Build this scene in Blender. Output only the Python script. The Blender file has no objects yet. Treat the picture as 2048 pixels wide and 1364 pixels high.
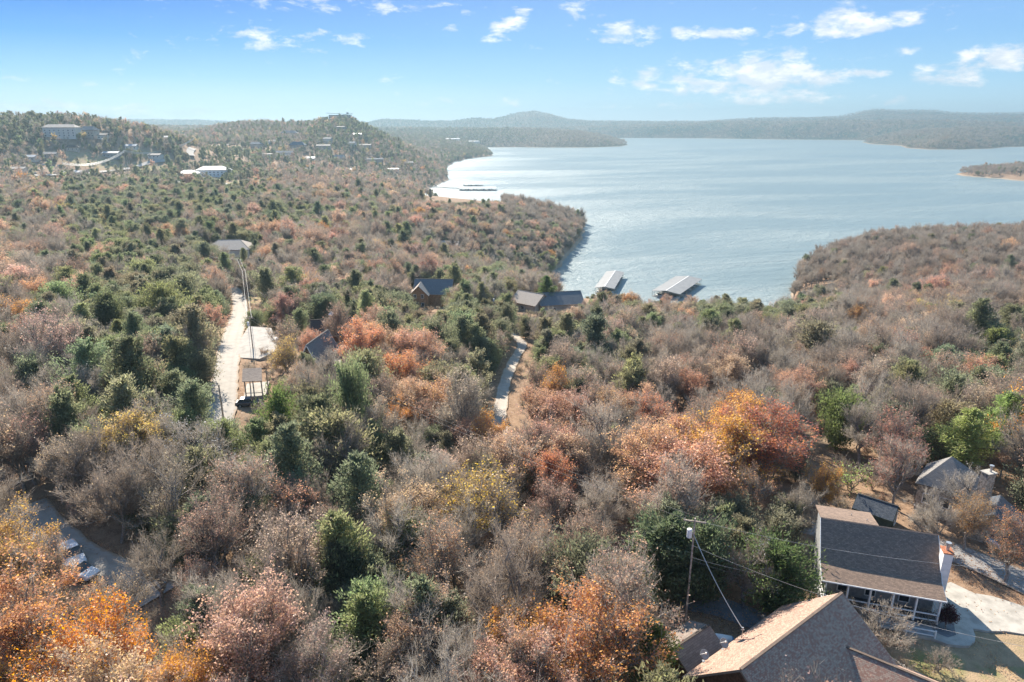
import bpy, math, random
import numpy as np
from mathutils import Vector, Matrix

R = math.radians
random.seed(7)
rng = np.random.default_rng(11)
S = bpy.context.scene
COL = S.collection

# ------------------------------------------------------------------ camera
CAM_Z = 110.0
F = 1365.33
PITCH = math.atan((682 - 244) / F)
cd = bpy.data.cameras.new('camera')
cam = bpy.data.objects.new('camera', cd)
COL.objects.link(cam)
cd.lens = 24.0
cd.sensor_width = 36.0
cd.clip_start = 0.5
cd.clip_end = 60000
cam.location = (0, 0, CAM_Z)
cam.rotation_euler = (math.pi / 2 - PITCH, 0, 0)
S.camera = cam

# ------------------------------------------------------------------ light
SUN_EL, SUN_AZ = 34.0, -21.0          # azimuth measured from +Y towards +X
S.view_settings.view_transform = 'Standard'
S.view_settings.look = 'None'
S.view_settings.gamma = 1.0
S.view_settings.use_curve_mapping = False
S.view_settings.exposure = 1.38
S.cycles.max_bounces = 6
S.cycles.diffuse_bounces = 3
S.cycles.glossy_bounces = 2
S.cycles.transmission_bounces = 4
S.cycles.volume_bounces = 0
S.cycles.transparent_max_bounces = 8
S.cycles.use_denoising = True
S.cycles.caustics_reflective = False
S.cycles.caustics_refractive = False
S.cycles.sample_clamp_indirect = 4.0

sl = bpy.data.lights.new('sun', 'SUN')
sl.energy = 4.9
sl.angle = R(0.53)
sl.color = (1.0, 0.915, 0.79)
sun = bpy.data.objects.new('sun', sl)
COL.objects.link(sun)
_sd = Vector((math.sin(R(SUN_AZ)) * math.cos(R(SUN_EL)), math.cos(R(SUN_AZ)) * math.cos(R(SUN_EL)), math.sin(R(SUN_EL))))
sun.rotation_euler = _sd.to_track_quat('Z', 'Y').to_euler()

def ray(px, py):
    x = (px - 1024) / F
    y = (682 - py) / F
    return (x, math.cos(PITCH) + math.sin(PITCH) * y, -math.sin(PITCH) + math.cos(PITCH) * y)

def at_z(px, py, z):
    d = ray(px, py)
    t = (z - CAM_Z) / d[2]
    return Vector((d[0] * t, d[1] * t, z))

class NT:
    """small helper to write node trees"""
    def __init__(self, tree):
        self.t = tree
    def n(self, kind, **kw):
        nd = self.t.nodes.new(kind)
        for k, v in kw.items():
            if k.startswith('i_'):
                key = k[2:]
                key = int(key) if key.isdigit() else key
                self.put(nd, key, v)
            else:
                setattr(nd, k, v)
        return nd
    def put(self, nd, key, v):
        s = nd.inputs[key]
        if isinstance(v, bpy.types.NodeSocket):
            self.t.links.new(v, s)
        else:
            s.default_value = v
    def math(self, op, a, b=None, c=None, clamp=False):
        nd = self.t.nodes.new('ShaderNodeMath')
        nd.operation = op
        nd.use_clamp = clamp
        for i, v in enumerate((a, b, c)):
            if v is not None:
                self.put(nd, i, v)
        return nd.outputs[0]
    def vmath(self, op, a, b=None):
        nd = self.t.nodes.new('ShaderNodeVectorMath')
        nd.operation = op
        self.put(nd, 0, a)
        if b is not None:
            self.put(nd, 1, b)
        return nd.outputs[1] if op in ('DOT_PRODUCT', 'LENGTH') else nd.outputs[0]
    def mix(self, f, a, b, mode='MIX'):
        nd = self.t.nodes.new('ShaderNodeMix')
        nd.data_type = 'RGBA'
        nd.blend_type = mode
        nd.clamp_factor = True
        self.put(nd, 0, f)
        self.put(nd, 6, a if isinstance(a, bpy.types.NodeSocket) else (*a[:3], 1))
        self.put(nd, 7, b if isinstance(b, bpy.types.NodeSocket) else (*b[:3], 1))
        return nd.outputs[2]
    def ss(self, v, lo, hi):
        nd = self.t.nodes.new('ShaderNodeMapRange')
        nd.interpolation_type = 'SMOOTHSTEP'
        self.put(nd, 0, v)
        nd.inputs[1].default_value = lo
        nd.inputs[2].default_value = hi
        return nd.outputs[0]
    def noise(self, vec, scale, detail=4, rough=0.55, dist=0.0):
        nd = self.t.nodes.new('ShaderNodeTexNoise')
        if vec is not None:
            self.put(nd, 'Vector', vec)
        nd.inputs['Scale'].default_value = scale
        nd.inputs['Detail'].default_value = detail
        nd.inputs['Roughness'].default_value = rough
        nd.inputs['Distortion'].default_value = dist
        return nd.outputs[0]
    def scl(self, v, s):
        return self.vmath('MULTIPLY', v, s)

# ------------------------------------------------------------------ sky
world = bpy.data.worlds.new('World')
S.world = world
world.use_nodes = True
wt = world.node_tree
wt.nodes.clear()
W = NT(wt)
sky = W.n('ShaderNodeTexSky', sky_type='NISHITA', sun_disc=False, sun_elevation=R(SUN_EL), sun_rotation=R(SUN_AZ),
          air_density=1.0, dust_density=0.35, ozone_density=2.0, altitude=300.0)
tc = W.n('ShaderNodeTexCoord')
dirv = tc.outputs['Generated']
sep = W.n('ShaderNodeSeparateXYZ', i_0=dirv)
az = W.math('ARCTAN2', sep.outputs[0], sep.outputs[1])
el = W.math('ARCSINE', W.math('MINIMUM', sep.outputs[2], 0.9999))
ang = W.n('ShaderNodeCombineXYZ', i_0=az, i_1=el).outputs[0]
def px_ang(px, py):
    d = ray(px, py)
    return math.atan2(d[0], d[1]), math.atan2(d[2], math.hypot(d[0], d[1]))
blobs = [  # px, py, half width px, half height px, strength
    (1530, 152, 118, 40, 1.15), (1590, 165, 100, 30, .9), (1370, 155, 95, 26, .75), (1290, 165, 60, 20, .55), (1465, 200, 60, 12, .6),
    (1258, 67, 55, 18, .9), (1392, 67, 42, 13, .95), (1500, 66, 50, 9, .8), (1560, 62, 55, 12, .8),
    (1690, 45, 58, 30, 1.15), (1650, 62, 30, 14, .7), (1790, 38, 55, 17, .8), (1725, 148, 60, 8, .6),
    (1900, 145, 66, 19, .8), (1990, 118, 66, 24, .75), (1960, 160, 60, 8, .4), (1010, 47, 34, 14, .75), (985, 78, 26, 8, .4), (1040, 20, 18, 7, .5),
    (905, 55, 15, 6, .6), (1120, 50, 22, 6, .35), (170, 226, 230, 17, 1.0), (60, 220, 140, 15, .9), (260, 232, 120, 10, .9), (560, 78, 120, 12, .28), (560, 92, 90, 8, .3), (1010, 205, 40, 8, .4),
    (1160, 20, 30, 16, .35), (20, 158, 30, 5, .4), (1805, 105, 40, 8, .4), (1905, 45, 18, 12, .4), (1950, 50, 25, 5, .35), (1380, 212, 40, 6, .3), (1280, 212, 50, 5, .3), (640, 6, 200, 12, .3)]
cl = None
for (bx, by, bw, bh, bs) in blobs:
    a0, e0 = px_ang(bx, by)
    a1, e1 = px_ang(bx + bw, by)
    a2, e2 = px_ang(bx, by - bh)
    v = W.vmath('SUBTRACT', ang, (a0, e0, 0))
    v = W.vmath('MULTIPLY', v, (0.74 / abs(a1 - a0), 0.74 / abs(e2 - e0), 0))
    q = W.vmath('DOT_PRODUCT', v, v)
    q = W.math('MULTIPLY', W.math('SUBTRACT', 1.0, q), bs)
    q = W.math('MAXIMUM', W.math('MULTIPLY', q, 1.2), -0.9)
    cl = q if cl is None else W.math('MAXIMUM', cl, q)
nv = W.vmath('MULTIPLY', ang, (1.0, 2.3, 1.0))
n1 = W.noise(nv, 26.0, 9, 0.62, 0.25)
n2 = W.noise(nv, 7.0, 3, 0.5)
# loose small clouds over the rest of the sky
gen = W.math('MULTIPLY', W.math('SUBTRACT', n2, 0.70), 3.0)
cl = W.math('MAXIMUM', cl, gen)
dens = W.math('ADD', cl, W.math('MULTIPLY', W.math('SUBTRACT', n1, 0.50), 5.6))
cmask = W.ss(dens, 0.0, 1.35)
cmask = W.math('MULTIPLY', cmask, W.ss(el, -0.012, 0.004))
# soft cirrus streaks
cv = W.vmath('MULTIPLY', ang, (1.0, 9.0, 1.0))
ci = W.ss(W.noise(cv, 3.2, 6, 0.6, 0.5), 0.60, 0.92)
grad = W.n('ShaderNodeValToRGB', i_0=W.math('DIVIDE', el, 0.22))
cr = grad.color_ramp
cr.elements[0].position = 0.0; cr.elements[0].color = (1.25, 1.4, 1.4, 1)
cr.elements[1].position = 1.0; cr.elements[1].color = (0.12, 0.31, 0.74, 1)
for p_, c_ in ((0.10, (0.70, 0.98, 1.1)), (0.25, (0.34, 0.70, 1.03)), (0.45, (0.10, 0.42, 0.98)), (0.70, (0.0, 0.20, 0.90))):
    e_ = cr.elements.new(p_); e_.color = (*c_, 1)
# the sky is deeper blue on the left of the view, paler on the right
side = W.ss(az, -0.8, 0.25)
pale = W.mix(W.math('MULTIPLY', side, 0.52), grad.outputs[0], (0.46, 0.75, 1.0))
nish = W.vmath('SCALE', sky.outputs[0])
nish.node.inputs[3].default_value = 0.05
gsc = W.vmath('SCALE', pale)
gsc.node.inputs[3].default_value = 0.40
base = W.mix(0.95, nish, gsc)
ci_m = W.math('MULTIPLY', ci, 0.06)
c1 = W.mix(ci_m, base, (0.37, 0.40, 0.43))
csh = W.mix(W.ss(W.noise(W.vmath('ADD', nv, (.012, -.02, 0)), 30.0, 5, .6), .42, .66), (.34, .37, .41), (.50, .495, .49))
c2 = W.mix(W.math('MULTIPLY', cmask, 0.92), c1, csh)
bg = W.n('ShaderNodeBackground', i_0=c2, i_1=1.0)
wo = W.n('ShaderNodeOutputWorld')
wt.links.new(bg.outputs[0], wo.inputs[0])

# ------------------------------------------------------------------ helpers
def tag(o, label=None, cat=None, group=None, kind=None):
    if label: o['label'] = label
    if cat: o['category'] = cat
    if group: o['group'] = group
    if kind: o['kind'] = kind
    return o

def empty(name, loc, rz=0.0, label=None, cat=None, group=None):
    o = bpy.data.objects.new(name, None)
    o.empty_display_size = 0.3
    COL.objects.link(o)
    o.location = loc
    o.rotation_euler = (0, 0, rz)
    return tag(o, label, cat, group)

def link_mesh(name, me, mats, parent=None):
    o = bpy.data.objects.new(name, me)
    COL.objects.link(o)
    if mats is not None:
        for m in (mats if isinstance(mats, (list, tuple)) else [mats]):
            me.materials.append(m)
    if parent is not None:
        o.parent = parent
    return o

class MB:
    def __init__(self):
        self.v = []
        self.f = []
        self.m = []
    def add(self, vs, fs, mi=0):
        o = len(self.v)
        self.v += [tuple(v) for v in vs]
        self.f += [tuple(i + o for i in f) for f in fs]
        self.m += [mi] * len(fs)
        return self
    def box(self, c, s, rz=0.0, mi=0):
        cx, cy, cz = c
        hx, hy, hz = s[0] / 2, s[1] / 2, s[2] / 2
        co, si = math.cos(rz), math.sin(rz)
        vs = []
        for dz in (-hz, hz):
            for dx, dy in ((-hx, -hy), (hx, -hy), (hx, hy), (-hx, hy)):
                vs.append((cx + dx * co - dy * si, cy + dx * si + dy * co, cz + dz))
        return self.add(vs, [(0, 3, 2, 1), (4, 5, 6, 7), (0, 1, 5, 4), (1, 2, 6, 5), (2, 3, 7, 6), (3, 0, 4, 7)], mi)
    def bar(self, a, b, w, h=None, mi=0):
        """square bar from a to b"""
        a, b = Vector(a), Vector(b)
        h = h or w
        d = (b - a).normalized()
        up = Vector((0, 0, 1)) if abs(d.z) < 0.95 else Vector((0, 1, 0))
        s = d.cross(up).normalized() * w / 2
        u = s.cross(d).normalized() * h / 2
        vs = [a - s - u, a + s - u, a + s + u, a - s + u, b - s - u, b + s - u, b + s + u, b - s + u]
        return self.add(vs, [(0, 3, 2, 1), (4, 5, 6, 7), (0, 1, 5, 4), (1, 2, 6, 5), (2, 3, 7, 6), (3, 0, 4, 7)], mi)
    def tube(self, pts, rad, n=8, mi=0, cap=True):
        pts = [Vector(p) for p in pts]
        if not isinstance(rad, (list, tuple)):
            rad = [rad] * len(pts)
        o = len(self.v)
        for i, p in enumerate(pts):
            d = (pts[min(i + 1, len(pts) - 1)] - pts[max(i - 1, 0)]).normalized()
            up = Vector((0, 0, 1)) if abs(d.z) < 0.9 else Vector((1, 0, 0))
            s = d.cross(up).normalized()
            u = s.cross(d).normalized()
            for k in range(n):
                a = 2 * math.pi * k / n
                self.v.append(tuple(p + (s * math.cos(a) + u * math.sin(a)) * rad[i]))
        for i in range(len(pts) - 1):
            for k in range(n):
                k2 = (k + 1) % n
                self.f.append((o + i * n + k, o + i * n + k2, o + (i + 1) * n + k2, o + (i + 1) * n + k))
                self.m.append(mi)
        if cap:
            self.f.append(tuple(o + k for k in range(n))[::-1]); self.m.append(mi)
            e = o + (len(pts) - 1) * n
            self.f.append(tuple(e + k for k in range(n))); self.m.append(mi)
        return self
    def slab(self, quad, th, mi=0):
        """thick sheet: the quad (or polygon) is the top, th is measured downward along the normal"""
        q = [Vector(p) for p in quad]
        n = (q[1] - q[0]).cross(q[2] - q[1]).normalized()
        if n.z < 0:
            q = q[::-1]; n = -n
        lo = [p - n * th for p in q]
        k = len(q)
        fs = [tuple(range(k)), tuple(range(2 * k - 1, k - 1, -1))]
        for i in range(k):
            j = (i + 1) % k
            fs.append((i, i + k, j + k, j))
        return self.add(q + lo, fs, mi)
    def build(self, name, mats, parent=None, smooth=False, bevel=0.0, bseg=2):
        me = bpy.data.meshes.new(name)
        me.from_pydata(self.v, [], self.f)
        if max(self.m, default=0) > 0:
            me.polygons.foreach_set('material_index', self.m)
        if bevel:
            import bmesh
            bm = bmesh.new(); bm.from_mesh(me)
            bmesh.ops.recalc_face_normals(bm, faces=bm.faces)
            bmesh.ops.bevel(bm, geom=list(bm.edges), offset=bevel, segments=bseg, affect='EDGES', profile=0.6)
            bm.to_mesh(me); bm.free()
        if smooth:
            me.polygons.foreach_set('use_smooth', [True] * len(me.polygons))
        me.update()
        return link_mesh(name, me, mats, parent)

# ------------------------------------------------------------------ materials
def mat(name, color, rough=0.8, var=0.12, vscale=3.0, bump=0.0, bscale=20.0, metal=0.0, spec=0.3, c2=None, coords='Object'):
    m = bpy.data.materials.new(name)
    m.use_nodes = True
    t = m.node_tree
    t.nodes.clear()
    N = NT(t)
    tcn = N.n('ShaderNodeTexCoord')
    v = tcn.outputs[coords]
    n = N.noise(v, vscale, 5, 0.6)
    c2 = c2 or tuple(min(1, c * (1 - 2.2 * var)) for c in color)
    c = N.mix(N.ss(n, 0.3, 0.72), tuple(min(1, x * (1 + var)) for x in color), c2)
    p = N.n('ShaderNodeBsdfPrincipled')
    N.put(p, 'Base Color', c)
    p.inputs['Roughness'].default_value = rough
    p.inputs['Metallic'].default_value = metal
    p.inputs['Specular IOR Level'].default_value = spec
    if bump:
        b = N.n('ShaderNodeBump', i_Height=N.noise(v, bscale, 4, 0.6))
        b.inputs['Strength'].default_value = bump
        b.inputs['Distance'].default_value = 0.03
        t.links.new(b.outputs[0], p.inputs['Normal'])
    o = N.n('ShaderNodeOutputMaterial')
    t.links.new(p.outputs[0], o.inputs[0])
    return m

def leaf_mat(name, trans=0.52, rough=0.45, spec=0.35, var=0.35, hue=0.02, trans_gain=1.15):
    """colour comes from the tint of each tree, varied leaf by leaf"""
    m = bpy.data.materials.new(name)
    m.use_nodes = True
    t = m.node_tree
    t.nodes.clear()
    N = NT(t)
    a = N.n('ShaderNodeAttribute', attribute_type='INSTANCER', attribute_name='tint')
    v = N.n('ShaderNodeAttribute', attribute_type='GEOMETRY', attribute_name='vary')
    f = v.outputs['Fac']
    hs = N.n('ShaderNodeHueSaturation')
    N.put(hs, 'Hue', N.math('ADD', 0.5, N.math('MULTIPLY', N.math('SUBTRACT', f, 0.5), hue * 2)))
    N.put(hs, 'Saturation', N.math('ADD', 0.85, N.math('MULTIPLY', f, 0.3)))
    N.put(hs, 'Value', N.math('ADD', 1 - var, N.math('MULTIPLY', f, 2 * var)))
    N.put(hs, 'Color', a.outputs['Color'])
    p = N.n('ShaderNodeBsdfPrincipled')
    N.put(p, 'Base Color', hs.outputs[0])
    p.inputs['Roughness'].default_value = rough
    p.inputs['Specular IOR Level'].default_value = spec
    tr = N.n('ShaderNodeBsdfTranslucent')
    g = N.vmath('SCALE', hs.outputs[0])
    g.node.inputs[3].default_value = trans_gain
    N.put(tr, 'Color', g)
    mx = N.n('ShaderNodeMixShader')
    mx.inputs[0].default_value = trans
    t.links.new(p.outputs[0], mx.inputs[1])
    t.links.new(tr.outputs[0], mx.inputs[2])
    o = N.n('ShaderNodeOutputMaterial')
    t.links.new(mx.outputs[0], o.inputs[0])
    return m

M = {}
M['bark'] = mat('bark', (0.28, 0.25, 0.225), 0.9, 0.25, 6, 0.5, 30)
def twig_mat():
    m = bpy.data.materials.new('twig')
    m.use_nodes = True
    t = m.node_tree; t.nodes.clear(); N = NT(t)
    oi = N.n('ShaderNodeObjectInfo').outputs['Random']
    rp = N.n('ShaderNodeValToRGB', i_0=oi)
    e = rp.color_ramp.elements
    e[0].position = 0; e[0].color = (.45, .385, .315, 1); e[1].position = 1; e[1].color = (.30, .25, .205, 1)
    for p_, c_ in ((.25, (.52, .46, .385)), (.5, (.38, .325, .26)), (.75, (.41, .33, .26))):
        q = e.new(p_); q.color = (*c_, 1)
    v = N.n('ShaderNodeAttribute', attribute_type='GEOMETRY', attribute_name='vary').outputs['Fac']
    c = N.mix(v, rp.outputs[0], N.vmath('MULTIPLY', rp.outputs[0], (.62, .62, .62)))
    p = N.n('ShaderNodeBsdfPrincipled'); N.put(p, 'Base Color', c)
    p.inputs['Roughness'].default_value = .6; p.inputs['Specular IOR Level'].default_value = .4
    tr = N.n('ShaderNodeBsdfTranslucent'); N.put(tr, 'Color', c)
    mx = N.n('ShaderNodeMixShader'); mx.inputs[0].default_value = .4
    t.links.new(p.outputs[0], mx.inputs[1]); t.links.new(tr.outputs[0], mx.inputs[2])
    o = N.n('ShaderNodeOutputMaterial'); t.links.new(mx.outputs[0], o.inputs[0])
    return m
M['twig'] = twig_mat()
M['cedar_bark'] = mat('cedar_bark', (0.15, 0.10, 0.075), 0.9, 0.2, 6)
M['leaf'] = leaf_mat('leaf')
M['needle'] = leaf_mat('needle', trans=0.5, trans_gain=1.3, rough=0.6, spec=0.25, var=0.35, hue=0.015)

# ------------------------------------------------------------------ terrain
def pxz(px, py, z):
    v = at_z(px, py, z)
    return (v.x, v.y)

SHORE_PX = [(1600, 648), (1560, 655), (1480, 655), (1400, 652), (1300, 645), (1220, 632), (1150, 615), (1100, 602), (1066, 592), (1085, 578),
    (1108, 550), (1125, 522), (1140, 505), (1158, 485), (1170, 462), (1166, 446), (1130, 434), (1060, 426), (1000, 421), (930, 416), (885, 408), (858, 398),
    (846, 388), (838, 381), (858, 376), (872, 371), (886, 364), (896, 357), (893, 345), (888, 334), (906, 324), (940, 317), (986, 311),
    (978, 303), (966, 295), (1020, 294.5), (1100, 295), (1180, 295), (1240, 293), (1256, 290), (1240, 284), (1180, 281), (1100, 280), (1180, 277), (1240, 276), (1400, 276.5), (1560, 279),
    (1690, 280), (1735, 281), (1726, 284), (1740, 288), (1800, 291), (1812, 296), (1860, 299), (1930, 299), (1985, 297), (2010, 294),
    (2080, 293), (2300, 293), (2900, 293), (2900, 330), (2300, 333), (2048, 336), (1960, 342), (1912, 348), (1930, 352), (1980, 356), (2048, 362),
    (2200, 371), (2900, 380), (2900, 500), (2300, 500), (2048, 498), (1900, 498), (1780, 499), (1700, 504), (1650, 518), (1615, 540), (1592, 562), (1582, 590), (1584, 618)]
SHORE = np.array([pxz(a, b, 0.0) for a, b in SHORE_PX])
# densify with a little natural wobble
_d = []
for i in range(len(SHORE)):
    a, b = SHORE[i], SHORE[(i + 1) % len(SHORE)]
    L_ = np.linalg.norm(b - a)
    n_ = 3 if L_ < 900 else 2
    for k in range(n_):
        t_ = k / n_
        q_ = a + (b - a) * t_
        if k:
            nrm = np.array([-(b - a)[1], (b - a)[0]]) / max(L_, 1)
            q_ = q_ + nrm * rng.uniform(-.05, .05) * min(L_, 150)
        _d.append(q_)
SHORE = np.array(_d)

def in_poly(x, y, P):
    ins = np.zeros(x.shape, bool)
    n = len(P)
    for i in range(n):
        x1, y1 = P[i]
        x2, y2 = P[(i + 1) % n]
        if y1 == y2:
            continue
        c = ((y1 > y) != (y2 > y)) & (x < (x2 - x1) * (y - y1) / (y2 - y1) + x1)
        ins ^= c
    return ins

def dist_poly(x, y, P, closed=True):
    best = np.full(x.shape, 1e18)
    n = len(P)
    for i in range(n if closed else n - 1):
        a = P[i]; b = P[(i + 1) % n]
        d = b - a
        l2 = max(d[0] ** 2 + d[1] ** 2, 1e-9)
        t = np.clip(((x - a[0]) * d[0] + (y - a[1]) * d[1]) / l2, 0, 1)
        best = np.minimum(best, (x - a[0] - t * d[0]) ** 2 + (y - a[1] - t * d[1]) ** 2)
    return np.sqrt(best)

CP = [  # x, y, ground height
    (0, 3, 61), (-20, 10, 62), (20, 10, 61), (0, 30, 60), (40, 60, 60), (20, 55, 59.6), (60, 80, 60), (45, 50, 60), (100, 90, 60), (-30, 40, 61), (-60, 70, 62.5), (-25, 75, 59), (-90, 90, 63), (-52, 115, 62),
    (-95, 150, 62), (-55, 160, 58), (-77, 188, 55.5), (0, 100, 55), (0, 130, 52), (0, 160, 50), (-5, 190, 48.5), (25, 85, 58), (60, 120, 57), (120, 130, 57), (60, 180, 47), (110, 190, 46),
    (10, 240, 43), (-30, 270, 41), (30, 275, 40), (60, 300, 33), (0, 330, 32), (10, 420, 22), (100, 260, 33), (170, 230, 42), (110, 330, 16), (180, 300, 30), (260, 330, 27), (260, 260, 38),
    (150, 400, 14), (250, 470, 22), (210, 520, 19), (360, 460, 28), (450, 500, 28), (-120, 250, 50), (-180, 250, 56), (-200, 350, 48), (-145, 350, 48), (-300, 500, 46), (-100, 450, 38),
    (-20, 500, 30), (-50, 600, 32), (20, 600, 24), (50, 680, 22), (-20, 760, 26), (-200, 700, 40), (-400, 700, 46), (-600, 800, 52), (-100, 900, 28), (-150, 1050, 30),
    (-330, 900, 40), (-480, 900, 46), (-520, 950, 52), (-420, 1050, 50), (-660, 900, 72), (-950, 950, 106), (-760, 1020, 107), (-650, 1010, 105), (-570, 1030, 98), (-500, 1050, 84), (-470, 1080, 66), (-640, 1300, 75), (-850, 1500, 62), (-760, 1600, 62), (-880, 1800, 60), (-480, 1250, 52),
    (-390, 1150, 50), (-420, 1350, 66), (-360, 900, 36), (-300, 1100, 36), (-270, 1180, 28), (-200, 1300, 26), (-340, 1200, 42), (-500, 1500, 80), (-470, 1600, 94), (-425, 1640, 114), (-390, 1660, 126), (-350, 1670, 114), (-310, 1700, 98), (-300, 1750, 84), (-250, 1950, 62), (-170, 2200, 30),
    (-530, 1650, 92), (-600, 1700, 102), (-680, 1720, 100), (-760, 1720, 80), (-1100, 1900, 80), (-300, 2300, 40), (-450, 2000, 70), (-1500, 1700, 95),
    (-200, 2900, 50), (100, 3100, 62), (300, 3130, 66), (450, 3150, 58), (550, 3120, 45), (-600, 2700, 55), (-1500, 2800, 90),
    (1700, 3000, 45), (1900, 3050, 66), (2250, 3050, 76), (2700, 3000, 80), (1350, 1620, 22), (1200, 1580, 20), (1500, 1600, 22),
    (300, 800, 10), (600, 900, 10), (800, 600, 30), (500, 400, 30), (500, 250, 38), (300, 120, 55), (-300, 200, 62), (-400, 400, 55), (-700, 500, 60), (0, -60, 60), (-200, -200, 60), (200, -200, 60),
    (0, 4500, 60), (2500, 4600, 60), (-2500, 4500, 70)]
CPA = np.array(CP, float)
def warp(x, y):
    r = np.sqrt(x * x + y * y) + 8.0
    return np.stack([np.arctan2(x, y) * 1.6, np.log(r) * 1.3], -1)
_W = warp(CPA[:, 0], CPA[:, 1])
def _k(d2):
    return 0.5 * d2 * np.log(d2 + 1e-12)
_n = len(CPA)
_K = _k(((_W[:, None] - _W[None]) ** 2).sum(-1)) + np.eye(_n) * 0.0015
_P = np.concatenate([np.ones((_n, 1)), _W], 1)
_A = np.block([[_K, _P], [_P.T, np.zeros((3, 3))]])
_S = np.linalg.solve(_A, np.concatenate([CPA[:, 2], np.zeros(3)]))

def vnoise(x, y, s, seed=0):
    """value noise, smooth, -1..1"""
    x = x / s + 1000; y = y / s + 1000
    xi = np.floor(x).astype(np.int64); yi = np.floor(y).astype(np.int64)
    fx = x - xi; fy = y - yi
    fx = fx * fx * (3 - 2 * fx); fy = fy * fy * (3 - 2 * fy)
    def h(a, b):
        n = (a * 374761393 + b * 668265263 + seed * 974711) & 0xffffffff
        n = ((n ^ (n >> 13)) * 1274126177) & 0xffffffff
        return ((n ^ (n >> 16)) & 0xffff) / 32767.5 - 1
    return (h(xi, yi) * (1 - fx) + h(xi + 1, yi) * fx) * (1 - fy) + (h(xi, yi + 1) * (1 - fx) + h(xi + 1, yi + 1) * fx) * fy

# far ridges: (distance, depth of the ridge, crest line as pixel positions of its skyline)
RIDGES = [
    (5350, 420, [(900, 262), (1100, 256), (1180, 250), (1240, 245), (1300, 242), (1370, 240), (1400, 235), (1440, 234), (1490, 237), (1560, 241), (1640, 239), (1700, 237), (1780, 239), (1860, 240), (1940, 243), (2048, 247), (2300, 246), (2800, 246)]),
    (6500, 600, [(600, 250), (735, 245), (765, 239), (800, 239), (850, 242), (905, 242), (950, 236), (985, 238), (1010, 233), (1035, 226), (1070, 222), (1100, 229), (1140, 239), (1180, 242), (1300, 243), (1500, 244), (1800, 246)]),
    (7200, 480, [(-600, 236), (0, 240), (160, 239), (200, 238), (300, 239), (400, 240), (470, 244), (600, 250), (900, 252)]),
    (6900, 420, [(1400, 243), (1505, 236), (1620, 235), (1680, 236), (1740, 230), (1850, 229), (1960, 231), (2048, 233), (2400, 232), (3000, 234)]),
    (7700, 380, [(1500, 242), (1600, 236), (1680, 232), (1710, 225), (1738, 219), (1760, 218), (1800, 220), (1870, 220), (1900, 224), (1960, 226), (2048, 225), (2400, 226), (3000, 230)])]
_RT = []
for D, wd, pts in RIDGES:
    azs, zs = [], []
    for (a, b) in pts:
        d = ray(a, b)
        hr = math.hypot(d[0], d[1])
        azs.append(math.atan2(d[0], d[1])); zs.append(CAM_Z + d[2] / hr * D)
    _RT.append((D, wd, np.array(azs), np.array(zs)))

def height(x, y):
    x = np.asarray(x, float); y = np.asarray(y, float)
    sh = x.shape
    x = x.ravel(); y = y.ravel()
    out = np.empty(x.shape)
    CH = 40000
    for s in range(0, len(x), CH):
        xs, ys = x[s:s + CH], y[s:s + CH]
        w = warp(xs, ys)
        d2 = ((w[:, None] - _W[None]) ** 2).sum(-1)
        L = _k(d2) @ _S[:_n] + _S[_n] + w @ _S[_n + 1:]
        r = np.hypot(xs, ys)
        L = np.clip(L, 6, 135)
        L = L + vnoise(xs, ys, 60, 1) * 1.2 * np.clip((r - 100) / 200, 0, 1) + vnoise(xs, ys, 14, 2) * 0.25 * np.clip((r - 90) / 100, 0, 1)
        L = L + vnoise(xs, ys, 260, 3) * 4.0 * np.clip((r - 700) / 800, 0, 1)
        azm = np.arctan2(xs, ys)
        for D, wd, azs, zs in _RT:
            crest = np.interp(azm, azs, zs, left=-999, right=-999)
            crest = crest + vnoise(azm * 9000, azm * 0, 130, 5) * 1.0
            g = np.exp(-((r - D) / wd) ** 2)
            L = np.maximum(L, 12 + (crest - 12 - D * 0.0012) * g)
        d = dist_poly(xs, ys, SHORE)
        ins = in_poly(xs, ys, SHORE)
        wsh = np.clip(32 + (r - 500) * 0.06, 32, 160)
        near_s = 3.0 * (1 - np.exp(-d / 2.5))
        z = (L - 3.0) * (1 - np.exp(-(d / wsh) ** 1.15)) + near_s
        z = np.where(ins, -np.minimum(d * 0.12 + 0.3, 7), z)
        out[s:s + CH] = z
    return out.reshape(sh)

def H(x, y):
    return float(height(np.array([x]), np.array([y]))[0])

_hc = {}
def ground(px, py, dz=0.0):
    """where the sight line of a photo pixel meets the terrain"""
    d = ray(px, py)
    if d[2] > -1e-4:
        return None
    ts = np.geomspace(25, 14000, 900)
    g = height(d[0] * ts, d[1] * ts) + dz
    zz = CAM_Z + d[2] * ts
    k = np.argmax(zz < g)
    a, b = ts[max(k - 1, 0)], ts[k]
    tt = np.linspace(a, b, 24)
    g = height(d[0] * tt, d[1] * tt) + dz
    k = np.argmax(CAM_Z + d[2] * tt <= g)
    t = tt[k]
    return Vector((d[0] * t, d[1] * t, float(g[k]) - dz))

# polar sheet of ground, fine where the camera looks, coarse elsewhere
fine = np.radians(np.linspace(-44, 44, 480))
rest = np.radians(np.linspace(44, 316, 56))[1:-1]
AZ = np.concatenate([fine, rest])
RR = np.concatenate([[2.0, 10.0], np.geomspace(20, 700, 210), np.geomspace(700, 8200, 210)[1:], [8450]])
ga, gr = np.meshgrid(AZ, RR)
GX, GY = gr * np.sin(ga), gr * np.cos(ga)
GZ = height(GX, GY)
GZ[-1] = np.minimum(GZ[-1], 40)
nr, na = GX.shape
verts = np.stack([GX, GY, GZ], -1).reshape(-1, 3)
ii = np.arange(nr - 1)[:, None] * na
jj = np.arange(na)[None]
j2 = (jj + 1) % na
quads = np.stack([ii + jj, ii + j2, ii + na + j2, ii + na + jj], -1).reshape(-1, 4)[:, ::-1]

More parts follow.
